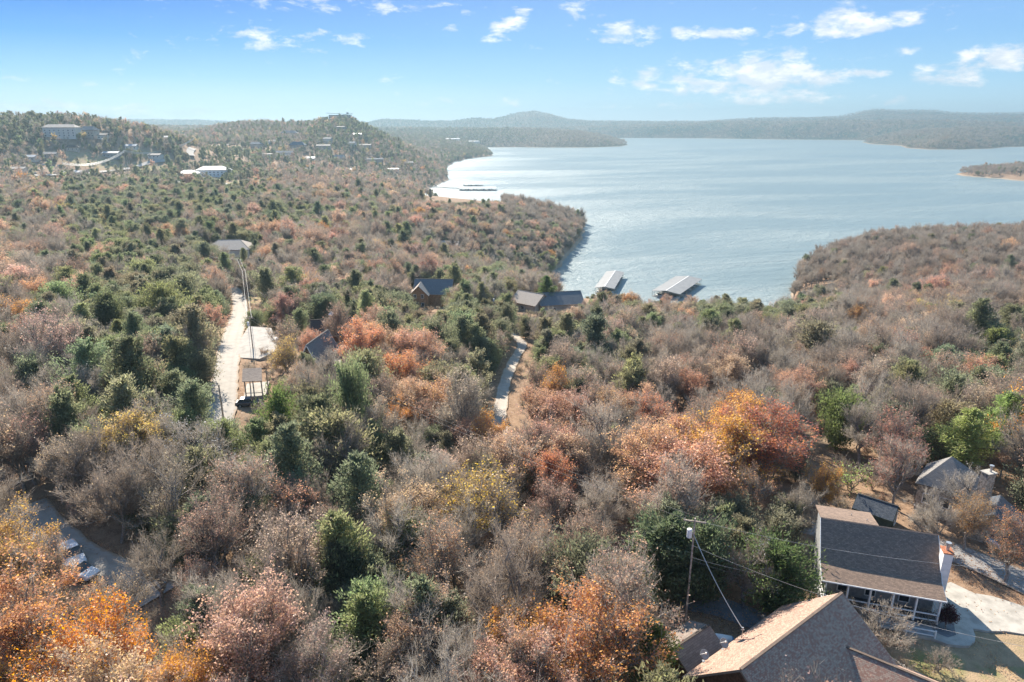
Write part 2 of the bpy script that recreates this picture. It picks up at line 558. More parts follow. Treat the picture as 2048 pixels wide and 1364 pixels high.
def np_mesh(name, verts, faces, nper):
    me = bpy.data.meshes.new(name)
    me.vertices.add(len(verts))
    me.vertices.foreach_set('co', np.asarray(verts, np.float32).ravel())
    nf = len(faces)
    me.loops.add(nf * nper)
    me.loops.foreach_set('vertex_index', np.asarray(faces, np.int32).ravel())
    me.polygons.add(nf)
    me.polygons.foreach_set('loop_start', np.arange(nf, dtype=np.int32) * nper)
    me.update(calc_edges=True)
    return me

# ------------------------------------------------------------------ roads, tracks and clearings (positions on the terrain)
def G2(px, py, dz=0.0):
    v = ground(px, py, dz)
    return (v.x, v.y)

ROADS = []     # (name, centre points, width, material, label)
def resample(P, step):
    P = np.array(P, float)
    # Catmull-Rom
    out = []
    for i in range(len(P) - 1):
        p0 = P[max(i - 1, 0)]; p1 = P[i]; p2 = P[i + 1]; p3 = P[min(i + 2, len(P) - 1)]
        n = max(2, int(np.linalg.norm(p2 - p1) / step))
        for k in range(n):
            t = k / n
            out.append(0.5 * ((2 * p1) + (-p0 + p2) * t + (2 * p0 - 5 * p1 + 4 * p2 - p3) * t * t + (-p0 + 3 * p1 - 3 * p2 + p3) * t ** 3))
    out.append(P[-1])
    return np.array(out)

def px_path(pts):
    return [G2(a, b) for a, b in pts]

P_left = px_path([(425, 870), (438, 838), (447, 790), (455, 720), (466, 670), (479, 630), (480, 605), (470, 583), (455, 572)])
P_track = px_path([(1016, 950), (1006, 900), (1000, 850), (1003, 800), (1012, 760), (1028, 720), (1044, 694), (1036, 678), (1010, 664)])
P_drive = px_path([(55, 1010), (95, 1055), (150, 1105), (210, 1135), (270, 1165), (320, 1195)])
P_lane = px_path([(1190, 1140), (1300, 1190), (1360, 1200), (1440, 1215), (1520, 1245), (1600, 1290)])
P_right = px_path([(1560, 1040), (1680, 1062), (1800, 1082), (1880, 1098), (1950, 1122), (2048, 1165), (2140, 1210)])
P_hill1 = px_path([(440, 302), (428, 298), (433, 292), (455, 290), (500, 287)])
P_hill2 = px_path([(384, 316), (380, 306), (386, 298)])
P_far_rd = px_path([(60, 352), (160, 349), (235, 342), (300, 326), (330, 322)])
P_slant = px_path([(400, 352), (425, 360), (440, 366), (460, 378)])

GRASS = [  # clearings: centre pixel, radius x, radius y (metres)
    (1030 + 990, 655, 26, 22), (500, 640, 5, 26), (505, 600, 4, 16), (180, 322, 42, 26), (290, 336, 34, 22), (490, 364, 34, 30), (600, 262, 35, 30), (470, 300, 60, 25),
    (300, 310, 30, 14), (1960, 1310, 11, 5), (1640, 585, 12, 14), (560, 345, 50, 12)]
GR = [(*G2(a, b), rx, ry) for a, b, rx, ry in GRASS]

gv = verts
att = np.zeros(len(gv), np.float32)
for (cx, cy, rx, ry) in GR:
    q = ((gv[:, 0] - cx) / rx) ** 2 + ((gv[:, 1] - cy) / ry) ** 2
    q = q * (1 + 0.35 * vnoise(gv[:, 0], gv[:, 1], 9, 8))
    att = np.maximum(att, np.clip(1.4 - q, 0, 1))
gme = np_mesh('ground', verts, quads, 4)
gme.polygons.foreach_set('use_smooth', [True] * len(gme.polygons))
a_ = gme.attributes.new('grassy', 'FLOAT', 'POINT')
a_.data.foreach_set('value', att)

def ground_mat():
    m = bpy.data.materials.new('leaf_litter')
    m.use_nodes = True
    t = m.node_tree; t.nodes.clear(); N = NT(t)
    pos = N.n('ShaderNodeNewGeometry').outputs['Position']
    big = N.noise(pos, 0.09, 4, 0.6)
    mid = N.noise(pos, 0.9, 5, 0.65)
    fin = N.noise(pos, 7.0, 4, 0.7)
    c = N.mix(N.ss(mid, 0.3, 0.7), (0.19, 0.12, 0.075), (0.33, 0.225, 0.15))
    c = N.mix(N.ss(fin, 0.45, 0.75), c, (0.42, 0.27, 0.17))
    c = N.mix(N.math('MULTIPLY', N.ss(big, 0.5, 0.75), 0.6), c, (0.22, 0.18, 0.13))
    far = N.noise(pos, 0.02, 5, 0.7)
    z = N.n('ShaderNodeSeparateXYZ', i_0=pos).outputs[2]
    dry = N.mix(N.ss(mid, 0.35, 0.65), (0.40, 0.285, 0.175), (0.29, 0.215, 0.13))
    dry = N.mix(N.ss(fin, 0.5, 0.8), dry, (0.46, 0.35, 0.21))
    grn = N.mix(N.ss(N.noise(pos, 0.22, 3), 0.48, 0.62), dry, (0.24, 0.24, 0.10))
    at = N.n('ShaderNodeAttribute', attribute_type='GEOMETRY', attribute_name='grassy')
    c = N.mix(at.outputs['Fac'], c, grn)
    shore = N.math('SUBTRACT', 1.0, N.ss(N.math('ADD', z, N.math('MULTIPLY', N.math('SUBTRACT', mid, 0.5), 1.2)), 1.0, 2.2))
    c = N.mix(shore, c, (0.33, 0.26, 0.19))
    # beyond the planted forest the woods read as one soft cover
    ln = N.vmath('LENGTH', N.vmath('MULTIPLY', pos, (1, 1, 0)))
    wood = N.mix(N.ss(far, 0.35, 0.65), (0.085, 0.075, 0.045), (0.17, 0.115, 0.075))
    wood = N.mix(N.ss(N.noise(pos, 0.006, 4, 0.6), 0.45, 0.62), wood, (0.05, 0.065, 0.035))
    c = N.mix(N.ss(ln, 2600, 3600), c, N.mix(N.math('MULTIPLY', shore, 0.8), wood, (0.4, 0.3, 0.22)))
    p = N.n('ShaderNodeBsdfPrincipled')
    N.put(p, 'Base Color', c)
    p.inputs['Roughness'].default_value = 0.95
    p.inputs['Specular IOR Level'].default_value = 0.1
    b = N.n('ShaderNodeBump', i_Height=fin)
    b.inputs['Strength'].default_value = 0.8
    b.inputs['Distance'].default_value = 0.12
    t.links.new(b.outputs[0], p.inputs['Normal'])
    o = N.n('ShaderNodeOutputMaterial')
    t.links.new(p.outputs[0], o.inputs[0])
    return m
M['ground'] = ground_mat()
tag(link_mesh('ground', gme, M['ground']), 'leaf covered wooded hills with dry grass clearings', kind='structure')

# ------------------------------------------------------------------ lake
def water_mat():
    m = bpy.data.materials.new('lake_water')
    m.use_nodes = True
    t = m.node_tree; t.nodes.clear(); N = NT(t)
    pos = N.n('ShaderNodeNewGeometry').outputs['Position']
    pr = N.n('ShaderNodeMapping', i_0=pos)
    pr.inputs['Rotation'].default_value = (0, 0, R(-16))
    st = N.vmath('MULTIPLY', pr.outputs[0], (0.45, 1.0, 1.0))
    w1 = N.noise(st, 0.60, 6, 0.66, 0.3)
    w2 = N.noise(st, 0.09, 3, 0.5, 0.4)
    patch = N.noise(N.vmath('MULTIPLY', pr.outputs[0], (0.25, 1.0, 1.0)), 0.0075, 5, 0.6, 0.6)
    pm = N.ss(patch, 0.36, 0.64)
    h = N.math('ADD', N.math('MULTIPLY', w1, 0.75), N.math('MULTIPLY', w2, 1.3))
    b = N.n('ShaderNodeBump', i_Height=h)
    N.put(b, 'Strength', N.math('ADD', 0.55, N.math('MULTIPLY', pm, 0.45)))
    b.inputs['Distance'].default_value = 2.3
    p = N.n('ShaderNodeBsdfPrincipled')
    N.put(p, 'Base Color', N.mix(pm, (0.175, 0.23, 0.235), (0.235, 0.29, 0.29)))
    N.put(p, 'Roughness', N.math('ADD', 0.34, N.math('MULTIPLY', pm, 0.10)))
    p.inputs['IOR'].default_value = 1.333
    p.inputs['Specular IOR Level'].default_value = 0.5
    t.links.new(b.outputs[0], p.inputs['Normal'])
    o = N.n('ShaderNodeOutputMaterial')
    t.links.new(p.outputs[0], o.inputs[0])
    return m
M['water'] = water_mat()
wb = MB()
xs_, ys_ = np.linspace(-1600, 5200, 18), np.linspace(150, 5600, 15)
for y_ in ys_:
    for x_ in xs_:
        wb.v.append((x_, y_, 0.0))
for j in range(len(ys_) - 1):
    for i in range(len(xs_) - 1):
        a = j * len(xs_) + i
        wb.f.append((a, a + 1, a + 1 + len(xs_), a + len(xs_))); wb.m.append(0)
tag(wb.build('lake_water', M['water']), 'rippled blue grey lake water', kind='structure')

# ------------------------------------------------------------------ haze
hz = bpy.data.materials.new('haze')
hz.use_nodes = True
ht = hz.node_tree; ht.nodes.clear()
pv = ht.nodes.new('ShaderNodeVolumePrincipled')
pv.inputs['Color'].default_value = (0.28, 0.41, 0.495, 1)
HAZE = 1.6e-4
pv.inputs['Density'].default_value = HAZE
pv.inputs['Anisotropy'].default_value = 0.34
ho = ht.nodes.new('ShaderNodeOutputMaterial')
ht.links.new(pv.outputs[0], ho.inputs['Volume'])
HB = MB().box((0, 0, 121), (17200, 17200, 262)).build('haze', hz)
tag(HB, 'thin bluish air haze over the whole valley', kind='stuff')

# ------------------------------------------------------------------ road strips
M['asphalt'] = mat('asphalt', (0.27, 0.26, 0.25), 0.92, 0.10, 0.8, 0.3, 25)
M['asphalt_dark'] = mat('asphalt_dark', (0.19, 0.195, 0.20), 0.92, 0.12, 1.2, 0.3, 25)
M['chipseal'] = mat('chipseal', (0.40, 0.365, 0.32), 0.95, 0.10, 0.7, 0.3, 25)
M['gravel'] = mat('gravel', (0.44, 0.39, 0.33), 0.95, 0.18, 1.4, 0.5, 18)
M['concrete'] = mat('concrete', (0.42, 0.385, 0.33), 0.9, 0.12, 0.9, 0.15, 30)

def road_mat(name, c1, c2, edge, track=.25):
    m = bpy.data.materials.new(name); m.use_nodes = True
    t = m.node_tree; t.nodes.clear(); N = NT(t)
    pos = N.n('ShaderNodeNewGeometry').outputs['Position']
    u = N.math('ABSOLUTE', N.n('ShaderNodeAttribute', attribute_type='GEOMETRY', attribute_name='across').outputs['Fac'])
    n1_ = N.noise(pos, 0.55, 6, 0.65)
    c = N.mix(N.ss(n1_, .35, .7), c1, c2)
    tr_ = N.math('SUBTRACT', 1.0, N.math('MULTIPLY', N.math('ABSOLUTE', N.math('SUBTRACT', u, .42)), 5.0), clamp=True)
    c = N.mix(N.math('MULTIPLY', tr_, track), c, tuple(x * .62 for x in c1))
    c = N.mix(N.ss(N.math('ADD', u, N.math('MULTIPLY', N.math('SUBTRACT', N.noise(pos, 1.3, 4, .7), .5), .5)), .78, .98), c, edge)
    c = N.mix(N.math('MULTIPLY', N.ss(N.noise(pos, 5.0, 3, .7), .62, .7), .7), c, (.34, .19, .11))
    p = N.n('ShaderNodeBsdfPrincipled'); N.put(p, 'Base Color', c)
    p.inputs['Roughness'].default_value = .93; p.inputs['Specular IOR Level'].default_value = .2
    o = N.n('ShaderNodeOutputMaterial'); t.links.new(p.outputs[0], o.inputs[0])
    return m
M['road_pale'] = road_mat('pale_road', (.40, .365, .32), (.33, .30, .265), (.33, .25, .18))
M['track'] = road_mat('gravel_track', (.45, .40, .34), (.36, .31, .26), (.30, .22, .15), .1)
M['road_grey'] = road_mat('grey_road', (.30, .285, .27), (.24, .23, .22), (.26, .2, .15))
def strip(name, P, width, m, label, lift=0.07, step=1.2, rag=0.08, nx=5, wfun=None):
    C = resample(P, step)
    T = np.gradient(C, axis=0)
    T /= np.linalg.norm(T, axis=1, keepdims=True) + 1e-9
    Nn = np.stack([T[:, 1], -T[:, 0]], 1)
    w = np.full(len(C), width / 2.0)
    if wfun is not None:
        w = w * wfun(np.linspace(0, 1, len(C)))
    us = np.linspace(-1, 1, nx)
    V = []
    for k, u in enumerate(us):
        ww = w * u
        if abs(u) == 1:
            ww = ww * (1 + rag * vnoise(C[:, 0] * 1.0, C[:, 1] * 1.0, 2.2, 30 + k))
        V.append(C + Nn * ww[:, None])
    V = np.array(V)                       # nx, n, 2
    Z = height(V[..., 0], V[..., 1])
    Z = Z * 0.35 + 0.65 * Z.mean(0, keepdims=True)
    kk_ = np.ones(7) / 7
    Z = np.stack([np.convolve(np.pad(z_, 3, 'edge'), kk_, 'valid') for z_ in Z])
    Z = np.maximum(Z, height(V[..., 0], V[..., 1]) - 0.05) + lift + 0.03
    vs = np.concatenate([V, Z[..., None]], -1)
    n = len(C)
    vs = vs.reshape(-1, 3)
    fs = []
    for k in range(nx - 1):
        for i in range(n - 1):
            fs.append((k * n + i, (k + 1) * n + i, (k + 1) * n + i + 1, k * n + i + 1)[::-1])
    me = np_mesh(name, vs, fs, 4)
    ac = me.attributes.new('across', 'FLOAT', 'POINT')
    ac.data.foreach_set('value', np.repeat(us, n).astype(np.float32))
    o = link_mesh(name, me, m)
    o['kind'] = 'structure'
    o['label'] = label
    ROADS.append((C, width))
    return o

strip('road', P_left, 5.0, M['road_pale'], 'pale road running down between cedars at left', 0.10)
strip('gravel_track', P_track, 2.9, M['track'], 'pale gravel track through bare trees at the centre', 0.12, rag=0.2)
strip('driveway', P_drive, 4.2, M['road_pale'], 'pale driveway where the white vehicles stand', 0.10, rag=0.15)
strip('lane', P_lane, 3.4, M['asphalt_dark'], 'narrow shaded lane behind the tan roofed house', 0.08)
strip('road', P_right, 5.0, M['road_grey'], 'grey road behind the dark roofed cottage', 0.08)
strip('road', P_hill1, 9, M['chipseal'], 'pale road on the far hillside', 0.9, 8, 0.1)
strip('road', P_hill2, 9, M['chipseal'], 'short pale stretch of road in the far valley', 1.2, 8, 0.1)
strip('road', P_far_rd, 11, M['chipseal'], 'pale road and lot edge in the distance at left', 0.9, 8, 0.1)
strip('driveway', P_slant, 9, M['chipseal'], 'pale driveway below the far white building', 0.9, 6, 0.1)
# ------------------------------------------------------------------ tree shapes
def tube_np(path, rad, n):
    """vertices / quads of a tapering tube"""
    path = np.asarray(path, float)
    k = len(path)
    T = np.gradient(path, axis=0)
    T /= np.linalg.norm(T, axis=1, keepdims=True) + 1e-9
    up = np.where(np.abs(T[:, 2:3]) < 0.9, np.array([[0, 0, 1.0]]), np.array([[1.0, 0, 0]]))
    s = np.cross(T, up); s /= np.linalg.norm(s, axis=1, keepdims=True) + 1e-9
    u = np.cross(s, T)
    a = np.arange(n) * 2 * np.pi / n
    V = path[:, None] + (s[:, None] * np.cos(a)[None, :, None] + u[:, None] * np.sin(a)[None, :, None]) * np.asarray(rad)[:, None, None]
    V = V.reshape(-1, 3)
    Fc = []
    for i in range(k - 1):
        for j in range(n):
            j2 = (j + 1) % n
            Fc.append((i * n + j, i * n + j2, (i + 1) * n + j2, (i + 1) * n + j))
    return V, np.array(Fc)

class Cloud:
    """collects quads (wood) and triangles (twigs, leaves) as numpy arrays"""
    def __init__(self):
        self.V, self.Q, self.n = [], [], 0
    def add(self, V, Q):
        self.V.append(V); self.Q.append(Q + self.n); self.n += len(V)

def curve(a, b, r, n, bow=0.15, up=0.0, jit=0.04):
    a, b = np.array(a, float), np.array(b, float)
    L = np.linalg.norm(b - a)
    t = np.linspace(0, 1, n)[:, None]
    side = r.normal(size=3); side[2] *= 0.5
    side /= np.linalg.norm(side)
    p = a + (b - a) * t + side * (np.sin(t * np.pi) * bow * L) + np.array([0, 0, 1.0]) * (np.sin(t * np.pi) * up * L)
    p[1:-1] += r.normal(size=(n - 2, 3)) * jit * L
    return p

def ribbons(base, dirs, length, width, r):
    """thin triangular twigs: base points, unit dirs, lengths, widths"""
    n = len(base)
    s = np.cross(dirs, r.normal(size=(n, 3)))
    s /= np.linalg.norm(s, axis=1, keepdims=True) + 1e-9
    w = (width / 2)[:, None]
    V = np.stack([base - s * w, base + s * w, base + dirs * length[:, None]], 1).reshape(-1, 3)
    Fc = np.arange(n * 3).reshape(-1, 3)
    return V, Fc

def leaf_quads(c, size, r, flat=0.5, up=0.35):
    n = len(c)
    nrm = r.normal(size=(n, 3)); nrm[:, 2] += up
    nrm /= np.linalg.norm(nrm, axis=1, keepdims=True)
    a = np.cross(nrm, r.normal(size=(n, 3))); a /= np.linalg.norm(a, axis=1, keepdims=True)
    b = np.cross(nrm, a)
    s = size[:, None]
    V = np.stack([c - a * s * 0.55, c + b * s * 0.34, c + a * s * 0.55 + nrm * s * 0.16, c - b * s * 0.34 + nrm * s * 0.1], 1).reshape(-1, 3)
    return V, np.arange(n * 4).reshape(-1, 4)

def unit(v):
    return v / (np.linalg.norm(v, axis=-1, keepdims=True) + 1e-9)

def broadleaf(seed, h=10.0, w=7.5, twigs=2600, sub=5, leaves=0, leaf_size=0.17, crown_base=0.35, ntgt=58, tw=1.0, clumpy=0.5, lod=0):
    """returns wood (quads), twigs (tris), leaves (quads)"""
    r = np.random.default_rng(seed)
    wood = Cloud()
    nl = 7 if not lod else 3
    fork = h * (crown_base * 0.75)
    lean = r.normal(size=2) * 0.35
    top_tr = np.array([lean[0], lean[1], fork])
    trunk = curve((0, 0, -0.8), top_tr, r, 6, 0.04, jit=0.012)
    r0 = 0.020 * h
    wood.add(*tube_np(trunk, np.linspace(r0 * 1.25, r0 * 0.85, 6), 6 if not lod else 3))
    # crown targets in a lumpy dome
    T = []
    lobes = [(r.uniform(-1, 1) * w * 0.24, r.uniform(-1, 1) * w * 0.24, r.uniform(0.0, 1.0)) for _ in range(5)]
    while len(T) < ntgt:
        p = r.uniform(-1, 1, 3)
        q = np.linalg.norm(p)
        if q > 1 or q < 0.35:
            continue
        z = fork + (h - fork) * (0.5 + 0.5 * p[2])
        if p[2] < -0.72:
            continue
        lb = lobes[r.integers(5)]
        x = p[0] * w / 2 * (0.78 + 0.3 * lb[2] * clumpy) + lb[0] * clumpy * 0.8
        y = p[1] * w / 2 * (0.78 + 0.3 * lb[2] * clumpy) + lb[1] * clumpy * 0.8
        T.append((x, y, z))
    T = np.array(T)
    g = r.permutation(len(T))[:nl]
    cen = T[g].copy()
    for _ in range(4):
        lab = np.argmin(((T[:, None] - cen[None]) ** 2).sum(-1), 1)
        for k in range(nl):
            if (lab == k).any():
                cen[k] = T[lab == k].mean(0)
    ax = top_tr
    tips, tdir = [], []
    for k in range(nl):
        c = cen[k]
        start = trunk[-1] if r.random() < 0.6 else trunk[-2]
        mid = start + (c - start) * 0.62
        limb = curve(start, mid, r, 6, 0.12, 0.06)
        wood.add(*tube_np(limb, np.linspace(r0 * 0.66, r0 * 0.38, 6), 5 if not lod else 3))
        for t in T[lab == k]:
            s0 = limb[r.integers(3, 6)]
            br = curve(s0, t, r, 6, 0.16, 0.05, 0.03)
            if not lod or r.random() < 0.4:
                wood.add(*tube_np(br, np.linspace(r0 * 0.36, 0.022, 6), 3))
            for q in range(2, 6):
                tips.append(br[q]); tdir.append(unit(br[q] - br[q - 1]))
    tips = np.array(tips); tdir = np.array(tdir)
    wV = np.concatenate(wood.V); wQ = np.concatenate(wood.Q)
    # twigs
    cidx = r.integers(0, len(tips), twigs)
    base = tips[cidx] + r.normal(size=(twigs, 3)) * 0.12
    outw = unit(tips[cidx] - np.array([ax[0], ax[1], fork * 0.8]))
    d = unit(tdir[cidx] * 0.5 + outw * 0.55 + np.array([0, 0, 0.35]) + r.normal(size=(twigs, 3)) * 0.55)
    L = r.uniform(0.6, 1.5, twigs) * h / 10
    v1, f1 = ribbons(base, d, L, np.full(twigs, 0.035 * tw), r)
    VV, FF = [v1], [f1]
    n = len(v1)
    ends = base + d * L[:, None] * r.uniform(0.35, 1.0, twigs)[:, None]
    allends = [ends]
    for k in range(sub):
        tt = r.uniform(0.15, 0.95, twigs)
        b2 = base + d * (L * tt)[:, None]
        d2 = unit(d * 0.7 + r.normal(size=(twigs, 3)) * 0.6 + np.array([0, 0, 0.2]))
        L2 = L * r.uniform(0.3, 0.65, twigs)
        v2, f2 = ribbons(b2, d2, L2, np.full(twigs, 0.019 * tw), r)
        VV.append(v2); FF.append(f2 + n); n += len(v2)
        allends.append(b2 + d2 * (L2 * 0.8)[:, None])
    tV = np.concatenate(VV); tF = np.concatenate(FF)
    lV = lQ = None
    if leaves:
        E_ = np.concatenate(allends)
        # leaves hang on in bunches: favour some branch tips over others
        wgt = np.clip(vnoise(E_[:, 0] + seed * 13, E_[:, 1] + E_[:, 2] * 0.8, 1.3, seed) + 0.75, 0.04, None)
        wgt /= wgt.sum()
        ci = r.choice(len(E_), leaves, p=wgt)
        c = E_[ci] + r.normal(size=(leaves, 3)) * 0.13
        lV, lQ = leaf_quads(c, r.uniform(0.6, 1.35, leaves) * leaf_size, r)
    return wV, wQ, tV, tF, lV, lQ

def conifer(seed, h=8.5, w=4.2, sprays=15000, size=0.34, wide=0.075, pointed=1.0, lod=0, sparse=0.0, pine=False):
    r = np.random.default_rng(seed)
    wood = Cloud()
    trunk = curve((0, 0, -0.8), (r.normal() * .12, r.normal() * .12, h * 0.97), r, 7, 0.015, jit=0.004)
    wood.add(*tube_np(trunk, np.linspace(0.016 * h, 0.015, 7), 5 if not lod else 3))
    nb = 75 if not lod else 12
    tips, dirs, spread = [], [], []
    base_h = 0.06 if not pine else 0.28
    for k in range(nb):
        t = base_h + (0.985 - base_h) * ((k + r.random()) / nb) ** 0.9
        prof = (1 - t) ** (0.62 * pointed) * (0.35 + 0.65 * min(1, t / 0.28)) if not pine else (1 - t) ** 0.55 * (0.6 + 0.4 * min(1, (t - base_h) / 0.2))
        rad = w / 2 * prof * r.uniform(0.35, 1.3)
        a = k * 2.4 + r.normal() * 0.7
        z = h * t
        end = np.array([math.cos(a) * rad, math.sin(a) * rad, z + rad * (0.55 if not pine else 0.18) + r.normal() * .1])
        st = np.array([0, 0, z - rad * 0.15])
        br = curve(st, end, r, 5, 0.06, -0.03, 0.02)
        wood.add(*tube_np(br, np.linspace(0.035, 0.008, 5), 3))
        for q in range(1, 5):
            tips.append(br[q]); dirs.append(unit(br[q] - br[q - 1])); spread.append((0.10 + 0.20 * rad) * (1.15 - 0.15 * q))
    tips, dirs, spread = np.array(tips), np.array(dirs), np.array(spread)
    pw = (spread + 0.1) * np.clip(r.normal(1, 0.45, len(tips)), 0.15, None)
    ci = r.choice(len(tips), sprays, p=pw / pw.sum())
    c = tips[ci] + r.normal(size=(sprays, 3)) * spread[ci][:, None]
    d = unit(dirs[ci] * 0.7 + r.normal(size=(sprays, 3)) * (0.55 if not pine else 0.7) + np.array([0, 0, 0.45 if not pine else 0.2]))
    L = r.uniform(0.5, 1.3, sprays) * size
    s = unit(np.cross(d, r.normal(size=(sprays, 3))))
    w_ = (L * 0.0 + wide)[:, None] * r.uniform(0.6, 1.4, sprays)[:, None]
    V = np.stack([c, c + d * L[:, None] * 0.45 + s * w_, c + d * L[:, None], c + d * L[:, None] * 0.5 - s * w_], 1).reshape(-1, 3)
    Q = np.arange(sprays * 4).reshape(-1, 4)
    return np.concatenate(wood.V), np.concatenate(wood.Q), None, None, V, Q

def mixed_mesh(name, groups, mats, vary_seed=0):
    """groups: list of (verts, faces, material index)"""
    me = bpy.data.meshes.new(name)
    groups = [g for g in groups if g[0] is not None]
    V = np.concatenate([g[0] for g in groups])
    off = 0
    loops, starts, mi = [], [], []
    pos = 0
    for v, f, k in groups:
        npf = f.shape[1]
        loops.append((f + off).ravel()); starts.append(pos + np.arange(len(f)) * npf); mi.append(np.full(len(f), k))
        pos += f.size; off += len(v)
    loops = np.concatenate(loops).astype(np.int32); starts = np.concatenate(starts).astype(np.int32); mi = np.concatenate(mi).astype(np.int32)
    me.vertices.add(len(V)); me.vertices.foreach_set('co', V.astype(np.float32).ravel())
    me.loops.add(len(loops)); me.loops.foreach_set('vertex_index', loops)
    me.polygons.add(len(starts)); me.polygons.foreach_set('loop_start', starts)
    me.polygons.foreach_set('material_index', mi)
    me.update(calc_edges=True)
    at = me.attributes.new('vary', 'FLOAT', 'FACE')
    at.data.foreach_set('value', np.random.default_rng(vary_seed).random(len(starts)).astype(np.float32))
    for m in mats:
        me.materials.append(m)
    return me

# every kind: list of shapes; each shape keeps trunk mesh, crown mesh and a joined mesh for the far forest
SHAPES = {}
def add_shape(kind, seed, data, lodata, h, w, conif=False):
    wV, wQ, tV, tF, lV, lQ = data
    mats = [M['cedar_bark' if conif else 'bark'], M['twig'], M['needle' if conif else 'leaf']]
    trunk = mixed_mesh('trunk', [(wV, wQ, 0)], mats, seed)
    crown = mixed_mesh('crown', [(tV, tF, 1), (lV, lQ, 2)], mats, seed)
    joined = mixed_mesh('forest_tree', [(wV, wQ, 0), (tV, tF, 1), (lV, lQ, 2)], mats, seed)
    a = lodata
    low = mixed_mesh('forest_tree_low', [(a[0], a[1], 0), (a[2], a[3], 1), (a[4], a[5], 2)], mats, seed)
    SHAPES.setdefault(kind, []).append(dict(trunk=trunk, crown=crown, joined=joined, low=low, h=h, w=w))

def low_b(seed, h, w, leaves=0, cb=.35):
    return broadleaf(seed, h, w, twigs=260, sub=2, leaves=leaves, leaf_size=0.55, ntgt=24, tw=4.5, lod=1, crown_base=cb)
for k in range(5):
    h, w = (9.5, 7.6) if k % 2 else (10.5, 7.0)
    add_shape('bare', 100 + k, broadleaf(100 + k, h, w, twigs=(1500, 1900, 1300, 2100, 1000)[k], sub=4, tw=1.35, leaves=(150, 500, 900, 300, 60)[k], leaf_size=.16, crown_base=0.34, ntgt=46, clumpy=.8), low_b(100 + k, h, w, 16), h, w)
for k in range(5):
    h, w = (9.0, 7.4) if k % 2 else (10.0, 7.0)
    add_shape('sparse', 200 + k, broadleaf(200 + k, h, w, twigs=1700, sub=3, tw=1.2, leaves=3600 + 1100 * (k % 3), leaf_size=0.145), low_b(200 + k, h, w, 120), h, w)
for k in range(5):
    h, w = (9.5, 7.8) if k % 2 else (10.5, 7.4)
    add_shape('dense', 300 + k, broadleaf(300 + k, h, w, twigs=1700, sub=4, leaves=14000, leaf_size=0.158, crown_base=0.28, clumpy=0.9), low_b(300 + k, h, w, 620, .28), h, w)
for k in range(6):
    h, w = [(8.5, 6.0), (7.0, 6.2), (9.3, 5.6), (6.0, 6.2), (8.0, 4.8), (7.5, 6.8)][k]
    add_shape('cedar', 400 + k, conifer(400 + k, h, w, 11500, 0.38, 0.055, (.65, .48, .85, .4, .6, .5)[k]), conifer(400 + k, h, w, 850, 0.85, 0.24, (.65, .48, .85, .4, .6, .5)[k], 1), h, w, True)
for k in range(2):
    add_shape('pine', 500 + k, conifer(500 + k, 11, 6.2, 12000, 0.42, 0.04, 1.0, pine=True), conifer(500 + k, 11, 6.2, 800, 0.9, 0.2, 1.0, 1, pine=True), 11, 6.2, True)
for k in range(2):
    add_shape('bush', 600 + k, broadleaf(600 + k, 2.4, 2.8, twigs=700, sub=3, leaves=600, leaf_size=0.11, crown_base=0.12, ntgt=20), low_b(600 + k, 2.4, 2.8, 60, .12), 2.4, 2.8)
# ------------------------------------------------------------------ building materials
def shingle_mat(name, c1, c2, fleck=None, famt=0.35, row=0.14, wid=0.32, joint=0.35):
    m = bpy.data.materials.new(name)
    m.use_nodes = True
    t = m.node_tree; t.nodes.clear(); N = NT(t)
    uv = N.n('ShaderNodeAttribute', attribute_type='GEOMETRY', attribute_name='slope_uv').outputs['Vector']
    br = N.n('ShaderNodeTexBrick', i_0=uv)
    br.offset = 0.5
    br.inputs['Color1'].default_value = (*c1, 1)
    br.inputs['Color2'].default_value = (*c2, 1)
    br.inputs['Mortar'].default_value = (*[x * joint for x in c2], 1)
    br.inputs['Scale'].default_value = 1.0
    br.inputs['Mortar Size'].default_value = 0.008
    br.inputs['Mortar Smooth'].default_value = 0.3
    br.inputs['Brick Width'].default_value = wid
    br.inputs['Row Height'].default_value = row
    c = br.outputs[0]
    if fleck:
        b2 = N.n('ShaderNodeTexBrick', i_0=uv)
        b2.offset = 0.37; b2.squash = 1.3; b2.squash_frequency = 3
        b2.inputs['Color1'].default_value = (0, 0, 0, 1); b2.inputs['Color2'].default_value = (1, 1, 1, 1); b2.inputs['Mortar'].default_value = (0, 0, 0, 1)
        b2.inputs['Scale'].default_value = 1.0; b2.inputs['Mortar Size'].default_value = 0.0
        b2.inputs['Brick Width'].default_value = wid * 0.55; b2.inputs['Row Height'].default_value = row
        b2.inputs['Bias'].default_value = 0.0
        c = N.mix(N.math('MULTIPLY', N.ss(b2.outputs[0], 0.52, 0.62), famt), c, fleck)
    pos = N.n('ShaderNodeTexCoord').outputs['Object']
    c = N.mix(N.math('MULTIPLY', N.ss(N.noise(pos, 0.7, 5, 0.65), 0.4, 0.75), 0.35), c, tuple(x * 0.62 for x in c1))
    c = N.mix(N.math('MULTIPLY', N.ss(N.noise(pos, 34, 2, 0.7), 0.45, 0.8), 0.25), c, tuple(min(1, x * 1.5) for x in c1))
    p = N.n('ShaderNodeBsdfPrincipled')
    N.put(p, 'Base Color', c)
    p.inputs['Roughness'].default_value = 0.85
    p.inputs['Specular IOR Level'].default_value = 0.25
    o = N.n('ShaderNodeOutputMaterial')
    t.links.new(p.outputs[0], o.inputs[0])
    return m

